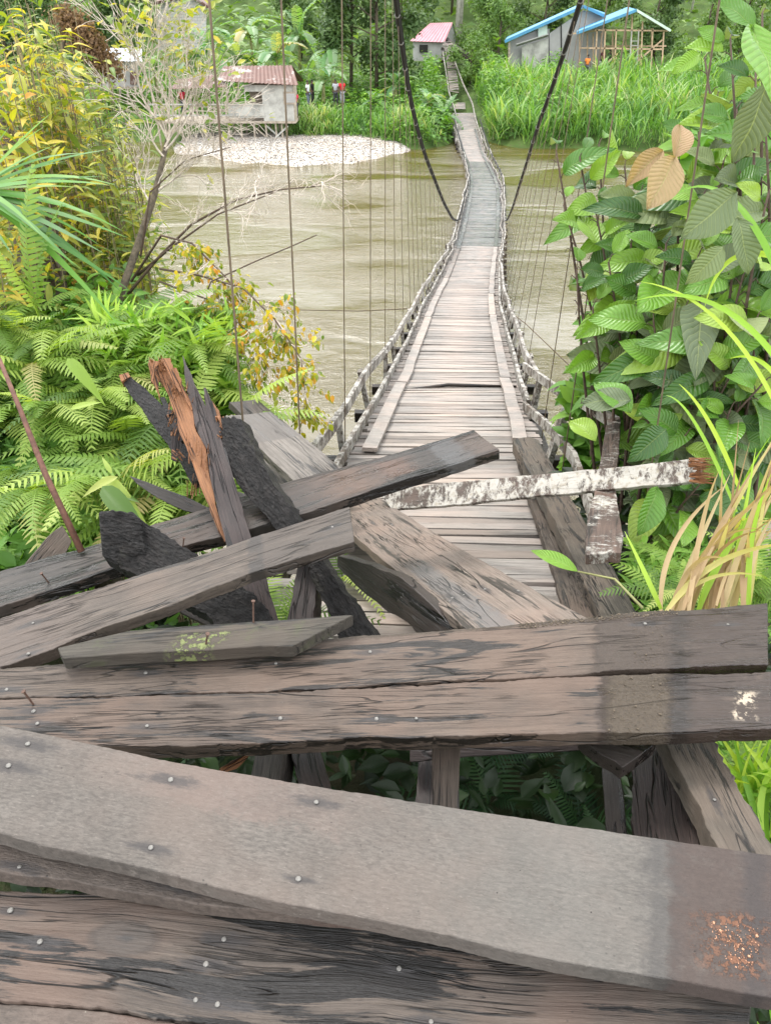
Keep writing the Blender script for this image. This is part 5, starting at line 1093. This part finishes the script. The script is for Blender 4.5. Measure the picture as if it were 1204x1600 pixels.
# generic twiggy plant
def grow(mbt, p, d, L, r, depth, rs, leaves, spread=.5, up=.1, kids=3, minr=.0015, wob=.15):
    n = 5; pts = [p]; q = Vector(p); dd = Vector(d).normalized()
    for i in range(n):
        dd = (dd + Vector((rs.gauss(0, wob), rs.gauss(0, wob), rs.gauss(0, wob) + up * .3))).normalized(); q = q + dd * L / n; pts.append(q.copy())
    mbt[0 if r > .0105 else 1].tube(pts, [r * (1 - .5 * i / n) for i in range(n + 1)], 5 if r > .006 else 4, False)
    for i in range(2, n + 1): leaves.append((pts[i].copy(), dd.copy(), depth))
    if depth <= 0: return
    for k in range(kids):
        i = rs.randint(2, n); a = rs.uniform(0, 6.28); o = dd.orthogonal().normalized(); o = Matrix.Rotation(a, 3, dd) @ o
        grow(mbt, pts[i], dd + o * spread * rs.uniform(.6, 1.4), L * rs.uniform(.55, .85), max(minr, r * .55), depth - 1, rs, leaves, spread, up, kids, minr, wob)
def leaves_on(name, lv, per, protos, mat, s0, s1, parent, droopz=-.3, jitter=.04, sel=lambda d: d <= 1, rbias=0.0, prob=1.0):
    pos, d = [], []
    for p, dd, dep in lv:
        if not sel(dep): continue
        for _ in range(per):
            if random.random() > prob: continue
            pos.append((p.x + random.gauss(0, jitter), p.y + random.gauss(0, jitter), p.z + random.gauss(0, jitter))); v = rdir(1, -.4, .5)[0] + np.array(dd) * .6; v[2] += droopz; d.append(v)
    if not pos: return
    n = len(pos); up = np.tile([0, -.25, 1.], (n, 1)) + rdir(n) * .5
    return link(name, tile(protos, pos, d, up, rng.uniform(s0, s1, n), np.clip(rng.random(n) + rbias, 0, 1), name, mat), parent)
lance = [leafp(.24, 5, .3, dr, peak=.4, seed=i) for i, dr in enumerate((.15, .4, .7))]
ovate = [leafp(.55, 4, .25, dr, peak=.42, seed=i) for i, dr in enumerate((.2, .5, .05))]
narrow = [leafp(.12, 5, .3, dr, peak=.4, cols=1, seed=i) for i, dr in enumerate((.2, .5, .8))]
# tall yellowing shrubs at upper left: many upright stems, leaves along their upper parts
YS = [(-10, 60, -20, 330, 6.4, 52, 'bushy yellow leaved shrub filling the upper left corner'), (50, 125, 0, 330, 6.9, 60, 'yellowing shrub with long orange tipped leaves beside the corner shrub'), (105, 180, 90, 380, 7.6, 52, 'olive and yellow shrub in front of the grey tin roofed house'), (-60, 15, 60, 360, 5.8, 34, 'yellow shrub cut by the left edge of the picture'), (140, 215, 230, 430, 7.0, 44, 'lower yellow green shrub at the foot of the slim mossy tree')]
for i, (xa_, xb_, ya_, yb_, t_, ns, lb) in enumerate(YS):
    base = P((xa_ + xb_) / 2, 470, t_); root = Vector((base.x, base.y, nz(base.x, base.y) - .05)); sh_ = thing('yellowing_shrub', lb, 'shrub', root, 'yellowing shrubs on the near left bank'); mbs = MB(); rs = random.Random(60 + i); lv = []
    for k in range(ns):
        e = P(rs.uniform(xa_, xb_) + rs.gauss(0, 8), ya_ + (yb_ - ya_) * rs.random() ** 1.2, t_ + rs.gauss(0, .5)); r0 = root + Vector((rs.gauss(0, .25), rs.gauss(0, .25), 0)); m = Vector((e.x + rs.gauss(0, .12), e.y + rs.gauss(0, .12), r0.z + (e.z - r0.z) * .5)); pts = []
        for j in range(9):
            s = j / 8; pts.append(r0 * (1-s)**2 + m * 2*s*(1-s) + e * s*s)
        mbs.tube(pts, list(np.linspace(.009, .003, 9)), 5, False)
        for j in range(62):
            s = 1 - .72 * rs.random() ** .85; q = r0 * (1-s)**2 + m * 2*s*(1-s) + e * s*s; a = rs.uniform(0, 6.28); tw = Vector((math.cos(a), math.sin(a), rs.uniform(.1, .9))) * rs.uniform(.03, .16)
            if j % 6 == 0: mbs.tube([q, q + tw], [.003, .002], 3, False)
            lv.append((q + tw, Vector((math.cos(a), math.sin(a), rs.uniform(0, 1.1))), 0))
    mbs.build('stem', M_ystem, sh_, True)
    leaves_on('foliage', lv, 1, lance, L_yel, .10, .23, sh_, .0, .02, lambda d: True, (0, 0, -.25, .05, -.2)[i], 1)
# slim mossy tree with bare white twigs
bt = thing('bare_twiggy_tree', 'slim mossy tree with a fan of bare whitish twigs in front of the stilt house', 'tree', P(180, 520, 6.0)); rs = random.Random(5)
root = P(150, 560, 6.0); root.z = nz(root.x, root.y); pts = [root, P(185, 470, 6.0), P(215, 385, 6.05), P(243, 300, 6.1), P(262, 218, 6.15)]
mbt = [MB(), MB()]; mbt[0].tube(pts, [.045, .035, .032, .027, .02], 8); lv = []
for px, py, dx, dz, L, dp in ((262, 218, -.35, .9, .42, 3), (262, 218, .05, 1, .46, 3), (262, 220, .45, .8, .42, 3), (258, 235, .8, .55, .42, 3), (256, 245, -.7, .6, .34, 3), (243, 300, .9, .45, .38, 3), (238, 320, -.8, .4, .3, 3), (262, 214, .75, .35, .45, 3), (258, 230, .6, .7, .5, 3), (262, 216, -.1, 1, .6, 3), (262, 216, -.2, 1, .6, 3)):
    grow(mbt, P(px, py, 6.12), (dx, rs.uniform(-.35, .35), dz), L, .010, dp, rs, lv, .55, .10, 4, .0028)
mbt[0].build('trunk', M_bark, bt, True); mbt[1].build('twig', M_twig, bt, True)
leaves_on('foliage', [l for l in lv if random.random() < .012 or (l[0].z > P(262, 110, 6.1).z and random.random() < .12)], 2, ovate, L_yel, .05, .10, bt, .1, .05, lambda d: d <= 1, -.12)
# arching branches over the water with hanging yellow leaves
ob = thing('overhanging_branch', 'bare arching branches with small yellow leaves hanging over the water', 'branch', P(250, 480, 5.6)); mbt = [MB(), MB()]; lv = []; rs = random.Random(8)
def limb(path, r0, r1, kidn, L, leafy, dz=-.3, dep=2, spread=.8):
    pts = [P(*q) for q in path]; mbt[0].tube(pts, list(np.linspace(r0, r1, len(pts))), 6)
    for k in range(kidn):
        f = rs.uniform(.25, 1) * (len(pts) - 1); i = min(int(f), len(pts) - 2); q = pts[i].lerp(pts[i+1], f - i); d = (pts[i+1] - pts[i]).normalized()
        lst = []; grow(mbt, q, d * .7 + Vector((rs.uniform(-spread, spread), rs.uniform(-.5, .5), dz + rs.uniform(-.4, .4))), L * rs.uniform(.6, 1.2), .005, dep, rs, lst, .6, -.05, 3, .0015, .2)
        if leafy: lv.extend(lst)
limb([(200, 460, 6.0), (250, 400, 5.9), (300, 350, 5.8), (370, 312, 5.7), (440, 296, 5.6), (505, 290, 5.5)], .014, .004, 20, .22, False, .1)
limb([(215, 430, 6.0), (270, 385, 5.8), (340, 335, 5.6), (430, 300, 5.5)], .012, .004, 12, .22, False, .1)
limb([(205, 440, 6.0), (252, 368, 5.8), (300, 380, 5.6), (352, 432, 5.4), (380, 470, 5.3)], .012, .003, 14, .18, True, -.3)
limb([(325, 452, 5.2), (330, 440, 5.2), (400, 408, 5.25), (455, 385, 5.3), (495, 367, 5.3)], .006, .004, 0, .2, False)
limb([(250, 420, 5.8), (310, 430, 5.5), (380, 450, 5.2), (430, 500, 5.0), (470, 560, 4.9), (480, 640, 4.85)], .010, .002, 30, .17, True, -.6)
limb([(250, 440, 5.8), (330, 470, 5.4), (390, 520, 5.1), (420, 580, 5.0)], .008, .002, 22, .16, True, -.5)
limb([(220, 400, 6.0), (235, 300, 6.0), (290, 250, 5.9), (360, 230, 5.8)], .010, .003, 12, .22, False, .5)
mbt[0].build('limb', M_dtwig, ob, True); mbt[1].build('twig', M_twig, ob, True)
leaves_on('foliage', lv, 1, ovate, L_yel2, .035, .065, ob, -.9, .02, lambda d: d <= 2, 0, .42)
# dark mossy trunk at the left
tk = thing('mossy_tree', 'thick dark mossy trunk behind the palm frond at the left edge', 'tree', P(60, 520, 6.2))
b = P(40, 560, 6.2); b.z = nz(b.x, b.y) - .1; MB().tube([b, P(60, 470, 6.2), P(62, 400, 6.3), P(40, 330, 6.3), P(0, 220, 6.4), P(-60, 100, 6.5)], [.30, .24, .20, .17, .15, .12], 12).build('trunk', M_bark, tk, True)
mb = MB(); rs = random.Random(4)
for k in range(26): s = P(60 + rs.uniform(-35, 25), rs.uniform(300, 460), 6.1); mb.tube([s, s + Vector((rs.uniform(-.1, .1), -.05, -.4)), s + Vector((rs.uniform(-.2, .2), -.1, -.8))], [.012, .009, .004], 5)
mb.build('hanging_root', M_dtwig, tk, True)
# fan palm frond
pm_ = thing('fan_palm', 'green fan palm frond reaching in from the left edge', 'palm', P(-60, 330, 4.4)); hub = P(-40, 300, 4.4)
PLM = [proto_mesh('leaflet', grassp(.034, 8, dr, i, bn), L_palm) for i, (dr, bn) in enumerate(((.06, .03), (.14, -.05), (.22, .06)))]
stemb = Vector((hub.x - .5, hub.y + .2, nz(hub.x - .5, hub.y))); MB().tube([stemb, stemb.lerp(hub, .6) + Vector((-.1, 0, .1)), hub], [.03, .02, .014], 7).build('stalk', M_stem, pm_, True)
ends = [(80, 185, 4.3), (60, 205, 4.2), (108, 222, 4.3), (80, 240, 4.1), (148, 246, 4.2), (150, 262, 4.1), (148, 290, 4.2), (130, 300, 3.9), (120, 345, 4.0), (165, 330, 4.1), (165, 380, 4.1), (168, 420, 4.1), (160, 455, 4.1), (168, 470, 4.0), (120, 400, 3.9), (95, 380, 3.9), (90, 420, 4.0), (40, 330, 3.8), (20, 360, 3.9), (10, 200, 4.2), (0, 400, 4.0), (140, 360, 4.3), (110, 300, 4.4), (60, 350, 4.2), (130, 430, 4.2), (90, 260, 4.3)]
for i, q in enumerate(ends):
    e = P(*q); d = e - hub; link('leaflet', PLM[i % 3 if q[1] < 330 else 1 + i % 2], pm_, None, orient(hub, d + Vector((0, 0, .12 * d.length)), (0, -.6, 1), d.length * 1.08))
# ferns
FV = []
for i in range(5): FV.append(proto_mesh('frond', fernp(1, 26, .26, .35 + .16 * i, 'ladder', (-.3, .2, .4, -.2, 0)[i], i, .32), L_fern))
for i in range(5): FV.append(proto_mesh('frond', fernp(1, 20, .62, .35 + .16 * i, 'tri', (.3, -.2, .1, -.4, .2)[i], 9 + i, .26), L_fern))
def fern(pos, n, L, label, group, rs, spread=1.0, kinds=(0, 10), az=None, name='fern_plant', el=(.25, 1.5), fm=None):
    fm = fm or FV
    t = thing(name, label, 'fern', pos, group)
    for i in range(n):
        a = rs.uniform(0, 6.28) if az is None else rs.gauss(az, 1.0); e_ = rs.uniform(*el)
        link('frond', fm[rs.randrange(*kinds)], t, None, orient(Vector(pos) + Vector((0, 0, .02)), (math.cos(a), math.sin(a), e_), (0, 0, 1), L * rs.uniform(.7, 1.2)))
rs = random.Random(21)
FP = []
for k in range(90):
    px = rs.uniform(-40, 350); py = rs.uniform(470, 830); t_ = np.interp(py, [470, 830], [5.6, 3.9]) + rs.uniform(-.35, .45)
    if py > (760 if px > 230 else 800): continue
    q = P(px, py, t_); q.z -= .12
    if q.x > -.75 and q.y < 4: continue
    FP.append(q)
FP = FP[:44]
for i, q in enumerate(FP):
    rq = q - EYE; qx = 602 + F * rq.x / rq.dot(AX); qy = 800 + F * rq.dot(DN) / rq.dot(AX)
    wh = 'against the left edge of the picture' if qx < 70 else 'behind the thin red brown stick' if qx < 160 else 'left of the splintered post' if qx < 250 else 'on the river side of the splintered post'
    hg = 'high on the bank' if qy < 590 else 'halfway up the bank' if qy < 700 else 'low on the bank by the boards'
    fern(q, 9, rs.uniform(.5, .8), 'fern %s, %s' % (hg, wh), 'ferns %s %s' % (hg, wh), rs, az=-1.2, el=(.1, 1.0))
# supports: bank mound of leafy undergrowth under the ferns
def mound(name, label, boxes, n, mat, s0, s1, protos, cat='undergrowth'):
    pos = []; per = n // len(boxes)
    for (px0, px1, py0, py1, tf_, dt) in boxes:
        for _ in range(per):
            py = random.uniform(py0, py1); px = random.uniform(px0, px1); pos.append(tuple(P(px, py, tf_(px, py) + abs(random.gauss(0, dt)))))
    n = len(pos); cl = np.array([mnoise.noise(Vector(p) * 2.2) for p in pos])
    return tag(link(name, tile(protos, pos, rdir(n, -.4, .8), np.tile([0, -.4, 1.], (n, 1)) + rdir(n) * .6, rng.uniform(s0, s1, n), np.clip(.45 + .7 * cl + .4 * (rng.random(n) - .5), 0, 1), name, mat), None), label, cat, kind='stuff')
lt = lambda px, py: float(np.interp(py, [430, 900], [6.0, 3.9]))
mound('left_undergrowth', 'leafy undergrowth filling the left bank between the ferns', [(-60, 330, 480, 760, lt, .35), (-60, 210, 420, 900, lt, .35), (-60, 140, 700, 900, lt, .3), (150, 345, 540, 700, lt, .3)], 9000, L_under, .07, .20, lance + ovate)
# long single fern frond and lance leaves
bf = P(62, 500, 4.3); fern(bf, 3, .85, 'tall pale green ladder fern standing upright below the palm frond', None, random.Random(2), kinds=(0, 1), az=1.0, el=(2.6, 5.0), name='ladder_fern')
g_l = thing('strap_leaf_plant', 'broad bright green strap leaves among the ferns beside the black beam', 'plant', P(190, 800, 3.4))
ST = [proto_mesh('leaf', leafp(.22, 8, .3, d, peak=.35, seed=i), L_fern) for i, d in enumerate((.3, .6, .2))]
for i, (a, b) in enumerate((((185, 745, 3.35), (130, 765, 3.3)), ((160, 745, 3.4), (210, 800, 3.2)), ((165, 765, 3.4), (205, 775, 3.3)), ((175, 740, 3.4), (160, 715, 3.4)), ((105, 560, 4.2), (145, 600, 4.1)), ((110, 640, 4.0), (150, 625, 4.0)), ((160, 760, 3.3), (215, 818, 3.1)))):
    a, b = P(*a), P(*b); link('leaf', ST[i % 3], g_l, None, orient(a, b - a, (0, -.5, 1), (b - a).length * 1.15))
# grassy herbs between ferns and river
n = 2600; pos = []; d = []
for _ in range(n):
    px = random.uniform(150, 360); py = random.uniform(480, 640); q = P(px, py, random.uniform(5.0, 6.0)); q.z -= .1; pos.append(tuple(q)); v = rdir(1, .3, 1)[0]; d.append(v)
tag(link('herb_tangle', tile(narrow, pos, d, np.tile([0, -.5, 1.], (n, 1)) + rdir(n) * .3, rng.uniform(.12, .28, n), rng.random(n) * .8, 'herbs', L_grass), None), 'narrow leaved herbs at the river side of the ferns', 'herbs', kind='stuff')

L_shade = leafmat('shade_painted_leaf', [(0, (.006, .014, .004)), (.6, (.014, .032, .007)), (1, (.035, .07, .012))], .2, .45)  # leaf green darkened: the shade of the hole is put into the colour
L_fernshade = leafmat('shade_painted_pinna', [(0, (.008, .03, .01)), (1, (.03, .075, .018))], .2, .5, objrand=True)  # darker copy of the fern green, with the hole's shade painted in
# ------------------------------------------------------------------ under the debris: dark undergrowth in the hole
def hole(n, s0, s1, mat, name, label, protos, zr=(-3.15, -2.6)):
    pos = np.stack([rng.uniform(-1.6, 2.0, n), rng.uniform(.9, 4.6, n), CZ + rng.uniform(*zr, n)], 1); pos[:, 2] = np.maximum(pos[:, 2], hnear(pos[:, 0], pos[:, 1]) + .02)
    m = ~((pos[:, 1] > 2.6) & (np.abs(pos[:, 0]) < 1.2)); pos = pos[m]; n = len(pos)
    return tag(link(name, tile(protos, pos, rdir(n, -.2, .7), np.tile([0, -.2, 1.], (n, 1)) + rdir(n) * .4, rng.uniform(s0, s1, n), rng.random(n) * .7, name, mat), None), label, 'undergrowth', kind='stuff')
hole(4200, .06, .17, L_shade, 'shaded_undergrowth', 'dark shaded leaves on the ground beneath the broken boards', lance + ovate)
rs = random.Random(33)
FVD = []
for m_ in FV: m2 = m_.copy(); m2.materials.clear(); m2.materials.append(L_fernshade); FVD.append(m2)
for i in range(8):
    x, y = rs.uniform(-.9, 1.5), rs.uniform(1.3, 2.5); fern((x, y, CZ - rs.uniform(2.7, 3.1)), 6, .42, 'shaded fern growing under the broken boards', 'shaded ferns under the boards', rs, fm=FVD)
for i in range(5):
    x, y = rs.uniform(-.7, -.15), rs.uniform(2.1, 3.0); fern((x, y, CZ - rs.uniform(2.2, 2.5)), 6, .4, 'fern showing through the gap in the debris pile', 'ferns in the debris gap', rs)

# ------------------------------------------------------------------ right: big ribbed leaf shrub
BIGM = []
for i, (w, dr, fo) in enumerate(((.52, .25, .30), (.56, .5, .22), (.48, .75, .35), (.58, .12, .18), (.50, .4, .45), (.54, .9, .25))):
    BIGM.append(leafp(w, 12, fo, dr, peak=.46, wave=.5, ribs=.6, seed=i, cols=3, k=.85))
MB_g = [proto_mesh('leaf', p, L_big) for p in BIGM]; MB_b = [proto_mesh('leaf', p, L_bigg) for p in BIGM]; MB_o = [proto_mesh('leaf', p, L_orange) for p in BIGM[3:5]]
def shrub(label, root, tips, rs, size=.24, per=7, greys=.15, extra=None):
    t = thing('broad_leaf_shrub', label, 'shrub', root, 'ribbed leaf shrubs right of the bridge'); mb = MB(); cnt_ = 0
    for px, py, t_ in tips:
        e = P(px, py, t_); m = Vector(root).lerp(e, .55) + Vector((rs.uniform(-.2, .2), rs.uniform(-.1, .2), .25)); pts = []
        for i in range(9):
            s = i / 8; pts.append(Vector(root) * (1-s)**2 + m * 2*s*(1-s) + e * s*s)
        mb.tube(pts, list(np.linspace(.017, .005, 9)), 6)
        for k in range(per):
            s = 1 - .70 * (k / per) ** 1.15; q = Vector(root) * (1-s)**2 + m * 2*s*(1-s) + e * s*s; dd = (pts[-1] - pts[-3]).normalized(); a = k * 2.4 + rs.uniform(-.4, .4); o = Matrix.Rotation(a, 3, dd) @ dd.orthogonal().normalized()
            el = .9 * (1 - k / per); d = (o + dd * el + Vector((0, -.18, -.15 - .3 * (k > 3)))).normalized(); pe = q + d * .05
            mb.tube([q, q + (o + dd) * .03, pe], [.004, .003, .003], 4, False)
            rp = pe + d * .15 - EYE; tt = rp.dot(AX); qx = 602 + F * rp.x / tt; qy = 800 + F * rp.dot(DN) / tt
            if 850 < qx < 1000 and 575 < qy < 900 and tt < 5.4: continue
            lz = pe + d * size * 1.25 - EYE; lt_ = lz.dot(AX); lx = 602 + F * lz.x / lt_; lim = 850 if qy < 480 else 872
            if min(qx, lx) < lim: continue
            if 850 < lx < 990 and 590 < 800 + F * lz.dot(DN) / lt_ < 880 and tt < 5.4: continue
            arr = MB_b if rs.random() < greys * (1.6 if k > 3 else .6) else MB_g
            link('leaf', arr[rs.randrange(6)], t, None, orient(pe, d, Vector((rs.uniform(-.5, .5), -.95, .9)) , size * rs.uniform(.65, 1.2) * (.45 if k == 0 else (.75 if k < 3 else 1)))); cnt_ += 1
    mb.build('stem', M_dtwig, t, True)
    return t
rs = random.Random(17)
rtA = P(1050, 780, 5.0); rtA.z = nz(rtA.x, rtA.y); rtB = P(1110, 850, 4.3); rtB.z = nz(rtB.x, rtB.y); rtC = P(1230, 800, 3.9); rtC.z = nz(rtC.x, rtC.y)
sA = shrub('broad ribbed leaf shrub nearest the bridge, leaning over the right rail', rtA, [(868, 235, 4.6), (905, 245, 4.5), (935, 225, 4.6), (880, 320, 4.4), (930, 330, 4.3), (975, 260, 4.5), (1000, 300, 4.3), (900, 420, 4.3), (950, 410, 4.1), (985, 380, 4.2), (925, 480, 4.2), (1005, 450, 4.1)], rs, .31, 18, .14)
sB = shrub('taller ribbed leaf shrub carrying the two orange leaves', rtB, [(1060, 250, 4.2), (1100, 300, 3.9), (1040, 380, 4.0), (1090, 400, 3.8), (1150, 350, 3.7), (1160, 430, 3.8), (1020, 500, 4.0), (1070, 480, 4.0), (1110, 530, 3.8), (1180, 500, 3.7), (1130, 250, 4.0), (1010, 330, 4.2)], rs, .33, 18, .28)
sC = shrub('dense green leaved shrub behind the fallen white post', rtB + Vector((-.3, .1, 0)), [(960, 545, 5.0), (925, 560, 5.3), (1000, 600, 4.6), (1040, 560, 4.0), (1085, 600, 3.9), (1150, 570, 3.8), (1010, 650, 4.0), (1070, 680, 3.9), (1140, 640, 3.8), (1010, 690, 4.6), (1190, 600, 3.7), (1020, 740, 4.0), (1090, 760, 3.9), (960, 500, 4.6)], rs, .29, 15, .08)
sD = shrub('climbing shrub with yellow green leaves at the upper right corner', rtC, [(1100, 90, 4.2), (1140, 60, 4.0), (1180, 100, 3.8), (1150, 170, 3.9), (1195, 200, 3.6), (1120, 150, 4.2), (1190, 20, 3.9), (1200, 300, 3.6), (1090, 200, 4.2)], rs, .31, 14, .2)
def single(par, meshes, a, b, up=(0, -.8, .6), i=0, k=1.0):
    a, b = P(*a), P(*b); link('leaf', meshes[i], par, None, orient(a, b - a, up, (b - a).length * k))
single(sB, MB_o, (1055, 245, 3.75), (1018, 320, 3.7), (.1, -1, .4), 0, 1.05); single(sB, MB_o, (1052, 248, 3.8), (1078, 178, 3.8), (0, -1, .3), 1, 1.0); single(sB, MB_o, (1035, 235, 4.0), (975, 285, 4.0), (0, -.8, .7), 1, .9)
for o_ in [o for o in sB.children if o.data and o.data.name.startswith('leaf') and o.data.materials[0] == L_orange][:3]: o_['label'] = 'pale orange leaf'
single(sB, MB_b, (1150, 300, 2.8), (1068, 372, 2.8), (.2, -1, .5), 3); single(sB, MB_b, (1150, 340, 2.8), (1180, 425, 2.8), (.1, -1, .4), 0); single(sB, MB_b, (1130, 385, 2.8), (1085, 440, 2.8), (.1, -1, .5), 1)
single(sD, MB_g, (1175, 40, 2.6), (1210, 120, 2.5), (.3, -1, .5), 3, 1.4); single(sD, MB_b, (1204, 120, 3.0), (1150, 260, 3.2), (.3, -1, .5), 3, 1.0); single(sD, MB_g, (1095, 85, 4.0), (1060, 100, 4.0), i=1, k=1.2); single(sD, MB_g, (1130, 65, 4.0), (1105, 50, 4.0), i=3, k=1.6)
single(sC, MB_g, (985, 645, 3.6), (930, 585, 3.7), (.1, -.8, .8), 0); single(sC, MB_b, (985, 625, 3.6), (912, 625, 3.7), (.1, -.6, .9), 3, 1.1); single(sC, MB_g, (930, 690, 3.8), (888, 642, 3.9), (.1, -.9, .6), 4); single(sC, MB_g, (1040, 670, 3.4), (1000, 710, 3.3), (.1, -.8, .7), 1); single(sC, MB_g, (1025, 760, 3.5), (1010, 835, 3.4), (.1, -1, .2), 0)
lf = thing('fallen_leaf', 'single long green ribbed leaf lying across the toe boards on the right', 'leaf', P(865, 873, 3.2)); link('blade', proto_mesh('blade', leafp(.30, 12, .25, .15, peak=.45, ribs=1, cols=3), L_big), lf, None, orient(P(902, 893, 3.1), P(828, 852, 3.2) - P(902, 893, 3.1), (0, -.4, 1), (P(828, 852, 3.2) - P(902, 893, 3.1)).length))
MB().tube([P(902, 893, 3.1), P(960, 905, 3.0), P(1003, 950, 2.8)], [.004, .005, .006], 5).build('stalk', M_stem, lf, True)
# dark filler foliage behind the shrubs so the gaps read deep
rt = lambda px, py: 4.9
mound('right_thicket', 'deep green thicket behind the ribbed leaf shrubs', [(1000, 1260, 480, 800, rt, .4), (1060, 1260, 200, 500, rt, .4), (930, 1120, 480, 640, rt, .35), (890, 1010, 590, 760, lambda px, py: 5.7, .2), (1000, 1200, 620, 800, rt, .4)], 2300, L_under, .12, .26, ovate)
# ------------------------------------------------------------------ right: dry and green long grass
def clump(name, label, blades, mat, w, group=None, parent=None):
    t = parent or thing(name, label, 'grass clump', P(*blades[0][0]), group)
    for pts in blades:
        a, m, b = (P(*q) for q in pts); V, U, k = [], [], 14; ww = w * random.uniform(.7, 1.25); tw = random.uniform(-.5, .5)
        for i in range(k + 1):
            s = i / k; p = a * (1-s)**2 + m * 2*s*(1-s) + b * s*s; dd = ((m - a) * (1 - s) + (b - m) * s).normalized(); vw = (p - EYE).normalized(); x = dd.cross(vw).normalized(); x = Matrix.Rotation(tw + s * .6, 3, dd) @ x; nn = x.cross(dd)
            h_ = ww / 2 * (min(1, .55 + s * 2) * (1 - s ** 3)) + .0006
            V += [p - x * h_, p + nn * h_ * .35, p + x * h_]; U += [(0, s), (.5, s), (1, s)]
        Fq = []; [Fq.extend([(3*i, 3*i+1, 3*i+4, 3*i+3), (3*i+1, 3*i+2, 3*i+5, 3*i+4)]) for i in range(k)]
        link('blade', mesh_np('blade', np.array([tuple(v) for v in V]), np.array(Fq), np.array(U), np.full(len(V), random.random()), mat), t)
    return t
dry = []
for i in range(36):
    bx = random.uniform(1035, 1170); a = (bx, 950 + random.uniform(-5, 40), random.uniform(2.25, 2.6)); ex, ey = random.uniform(1120, 1260), random.uniform(650, 880)
    dry.append((a, (bx + (ex - bx) * .35, 860 + random.uniform(-60, 20), 2.5), (ex, ey, random.uniform(2.1, 2.6))))
dry += [((1032, 955, 2.5), (1025, 840, 2.6), (1130, 760, 2.7)), ((1045, 960, 2.5), (1075, 880, 2.5), (1140, 740, 2.6)), ((1040, 955, 2.4), (1100, 880, 2.4), (1190, 900, 2.3))]
clump('dry_grass_clump', 'bundle of straw coloured dry blades above the right end of the cross boards', dry, L_straw, .017)
gb = [((1032, 952, 2.4), (1010, 900, 2.4), (975, 830, 2.5)), ((1120, 950, 2.5), (1130, 780, 2.6), (1204, 680, 2.5)), ((1150, 800, 3.0), (1080, 620, 3.0), (1040, 618, 3.1)), ((1160, 780, 3.0), (1110, 640, 3.0), (1060, 600, 3.0)), ((1260, 640, 2.6), (1150, 420, 2.8), (990, 470, 3.0)), ((1260, 560, 2.6), (1170, 240, 2.8), (1060, 300, 3.1)), ((1250, 420, 2.8), (1130, 350, 2.9), (1100, 480, 3.0)), ((1240, 700, 2.6), (1150, 460, 2.8), (1000, 440, 3.0)), ((1090, 955, 2.4), (1120, 860, 2.4), (1210, 760, 2.4)), ((1170, 960, 2.4), (1160, 840, 2.4), (1204, 740, 2.3)), ((1130, 950, 2.4), (1150, 880, 2.4), (1180, 700, 2.4)), ((1240, 640, 2.6), (1200, 540, 2.7), (1140, 560, 2.9))]
clump('green_grass_clump', 'long green arching grass blades at the right edge above the cross boards', gb, L_grass, .02)
g3 = []
for i in range(60):
    bx = random.uniform(1130, 1250); g3.append(((bx, random.uniform(1250, 1330), random.uniform(2.1, 2.5)), (bx - random.uniform(-30, 40), random.uniform(1170, 1230), 2.2), (bx - random.uniform(-60, 110), random.uniform(1135, 1260), random.uniform(2.0, 2.3))))
clump('green_grass_clump', 'tuft of bright green grass below the right end of the cross boards', g3, L_grass, .016)
clump('green_grass_clump', 'single grass blade at the bottom right corner', [((1230, 1640, 1.3), (1195, 1590, 1.3), (1206, 1520, 1.3)), ((1240, 1650, 1.3), (1190, 1620, 1.3), (1182, 1596, 1.3))], L_grass, .012)
# herbs and small ferns right bank
rs = random.Random(55)
for i in range(9):
    px = rs.uniform(1060, 1230); py = rs.uniform(870, 945); fern(P(px, py, rs.uniform(2.9, 3.5)) - Vector((0, 0, .1)), 6, .32, 'small fern on the right bank among the dry grass', 'small ferns on the right bank', rs)
for i in range(5): fern(P(rs.uniform(1150, 1230), rs.uniform(1180, 1290), 2.5), 5, .35, 'fern at the right edge below the cross boards', 'ferns at the right edge', rs)
rr_ = lambda px, py: float(np.interp(py, [840, 1300], [3.9, 2.55]))
mound('right_undergrowth', 'small leafed undergrowth on the right bank', [(985, 1260, 850, 960, rr_, .25), (1120, 1260, 1140, 1330, rr_, .2)], 2600, L_under, .05, .13, lance)
# near bank ground cover
cover('bank_undergrowth', 9000, (-14, 7), (2.2, 13), .10, .28, L_under, 'undergrowth covering the near bank slope', hnear, lambda x, y: ~((x > -1.4) & (x < 2.2)), .25)
tris = sum(len(o.data.polygons) * 2 for o in bpy.data.objects if o.type == 'MESH'); print('TRIS incl. copies', tris)
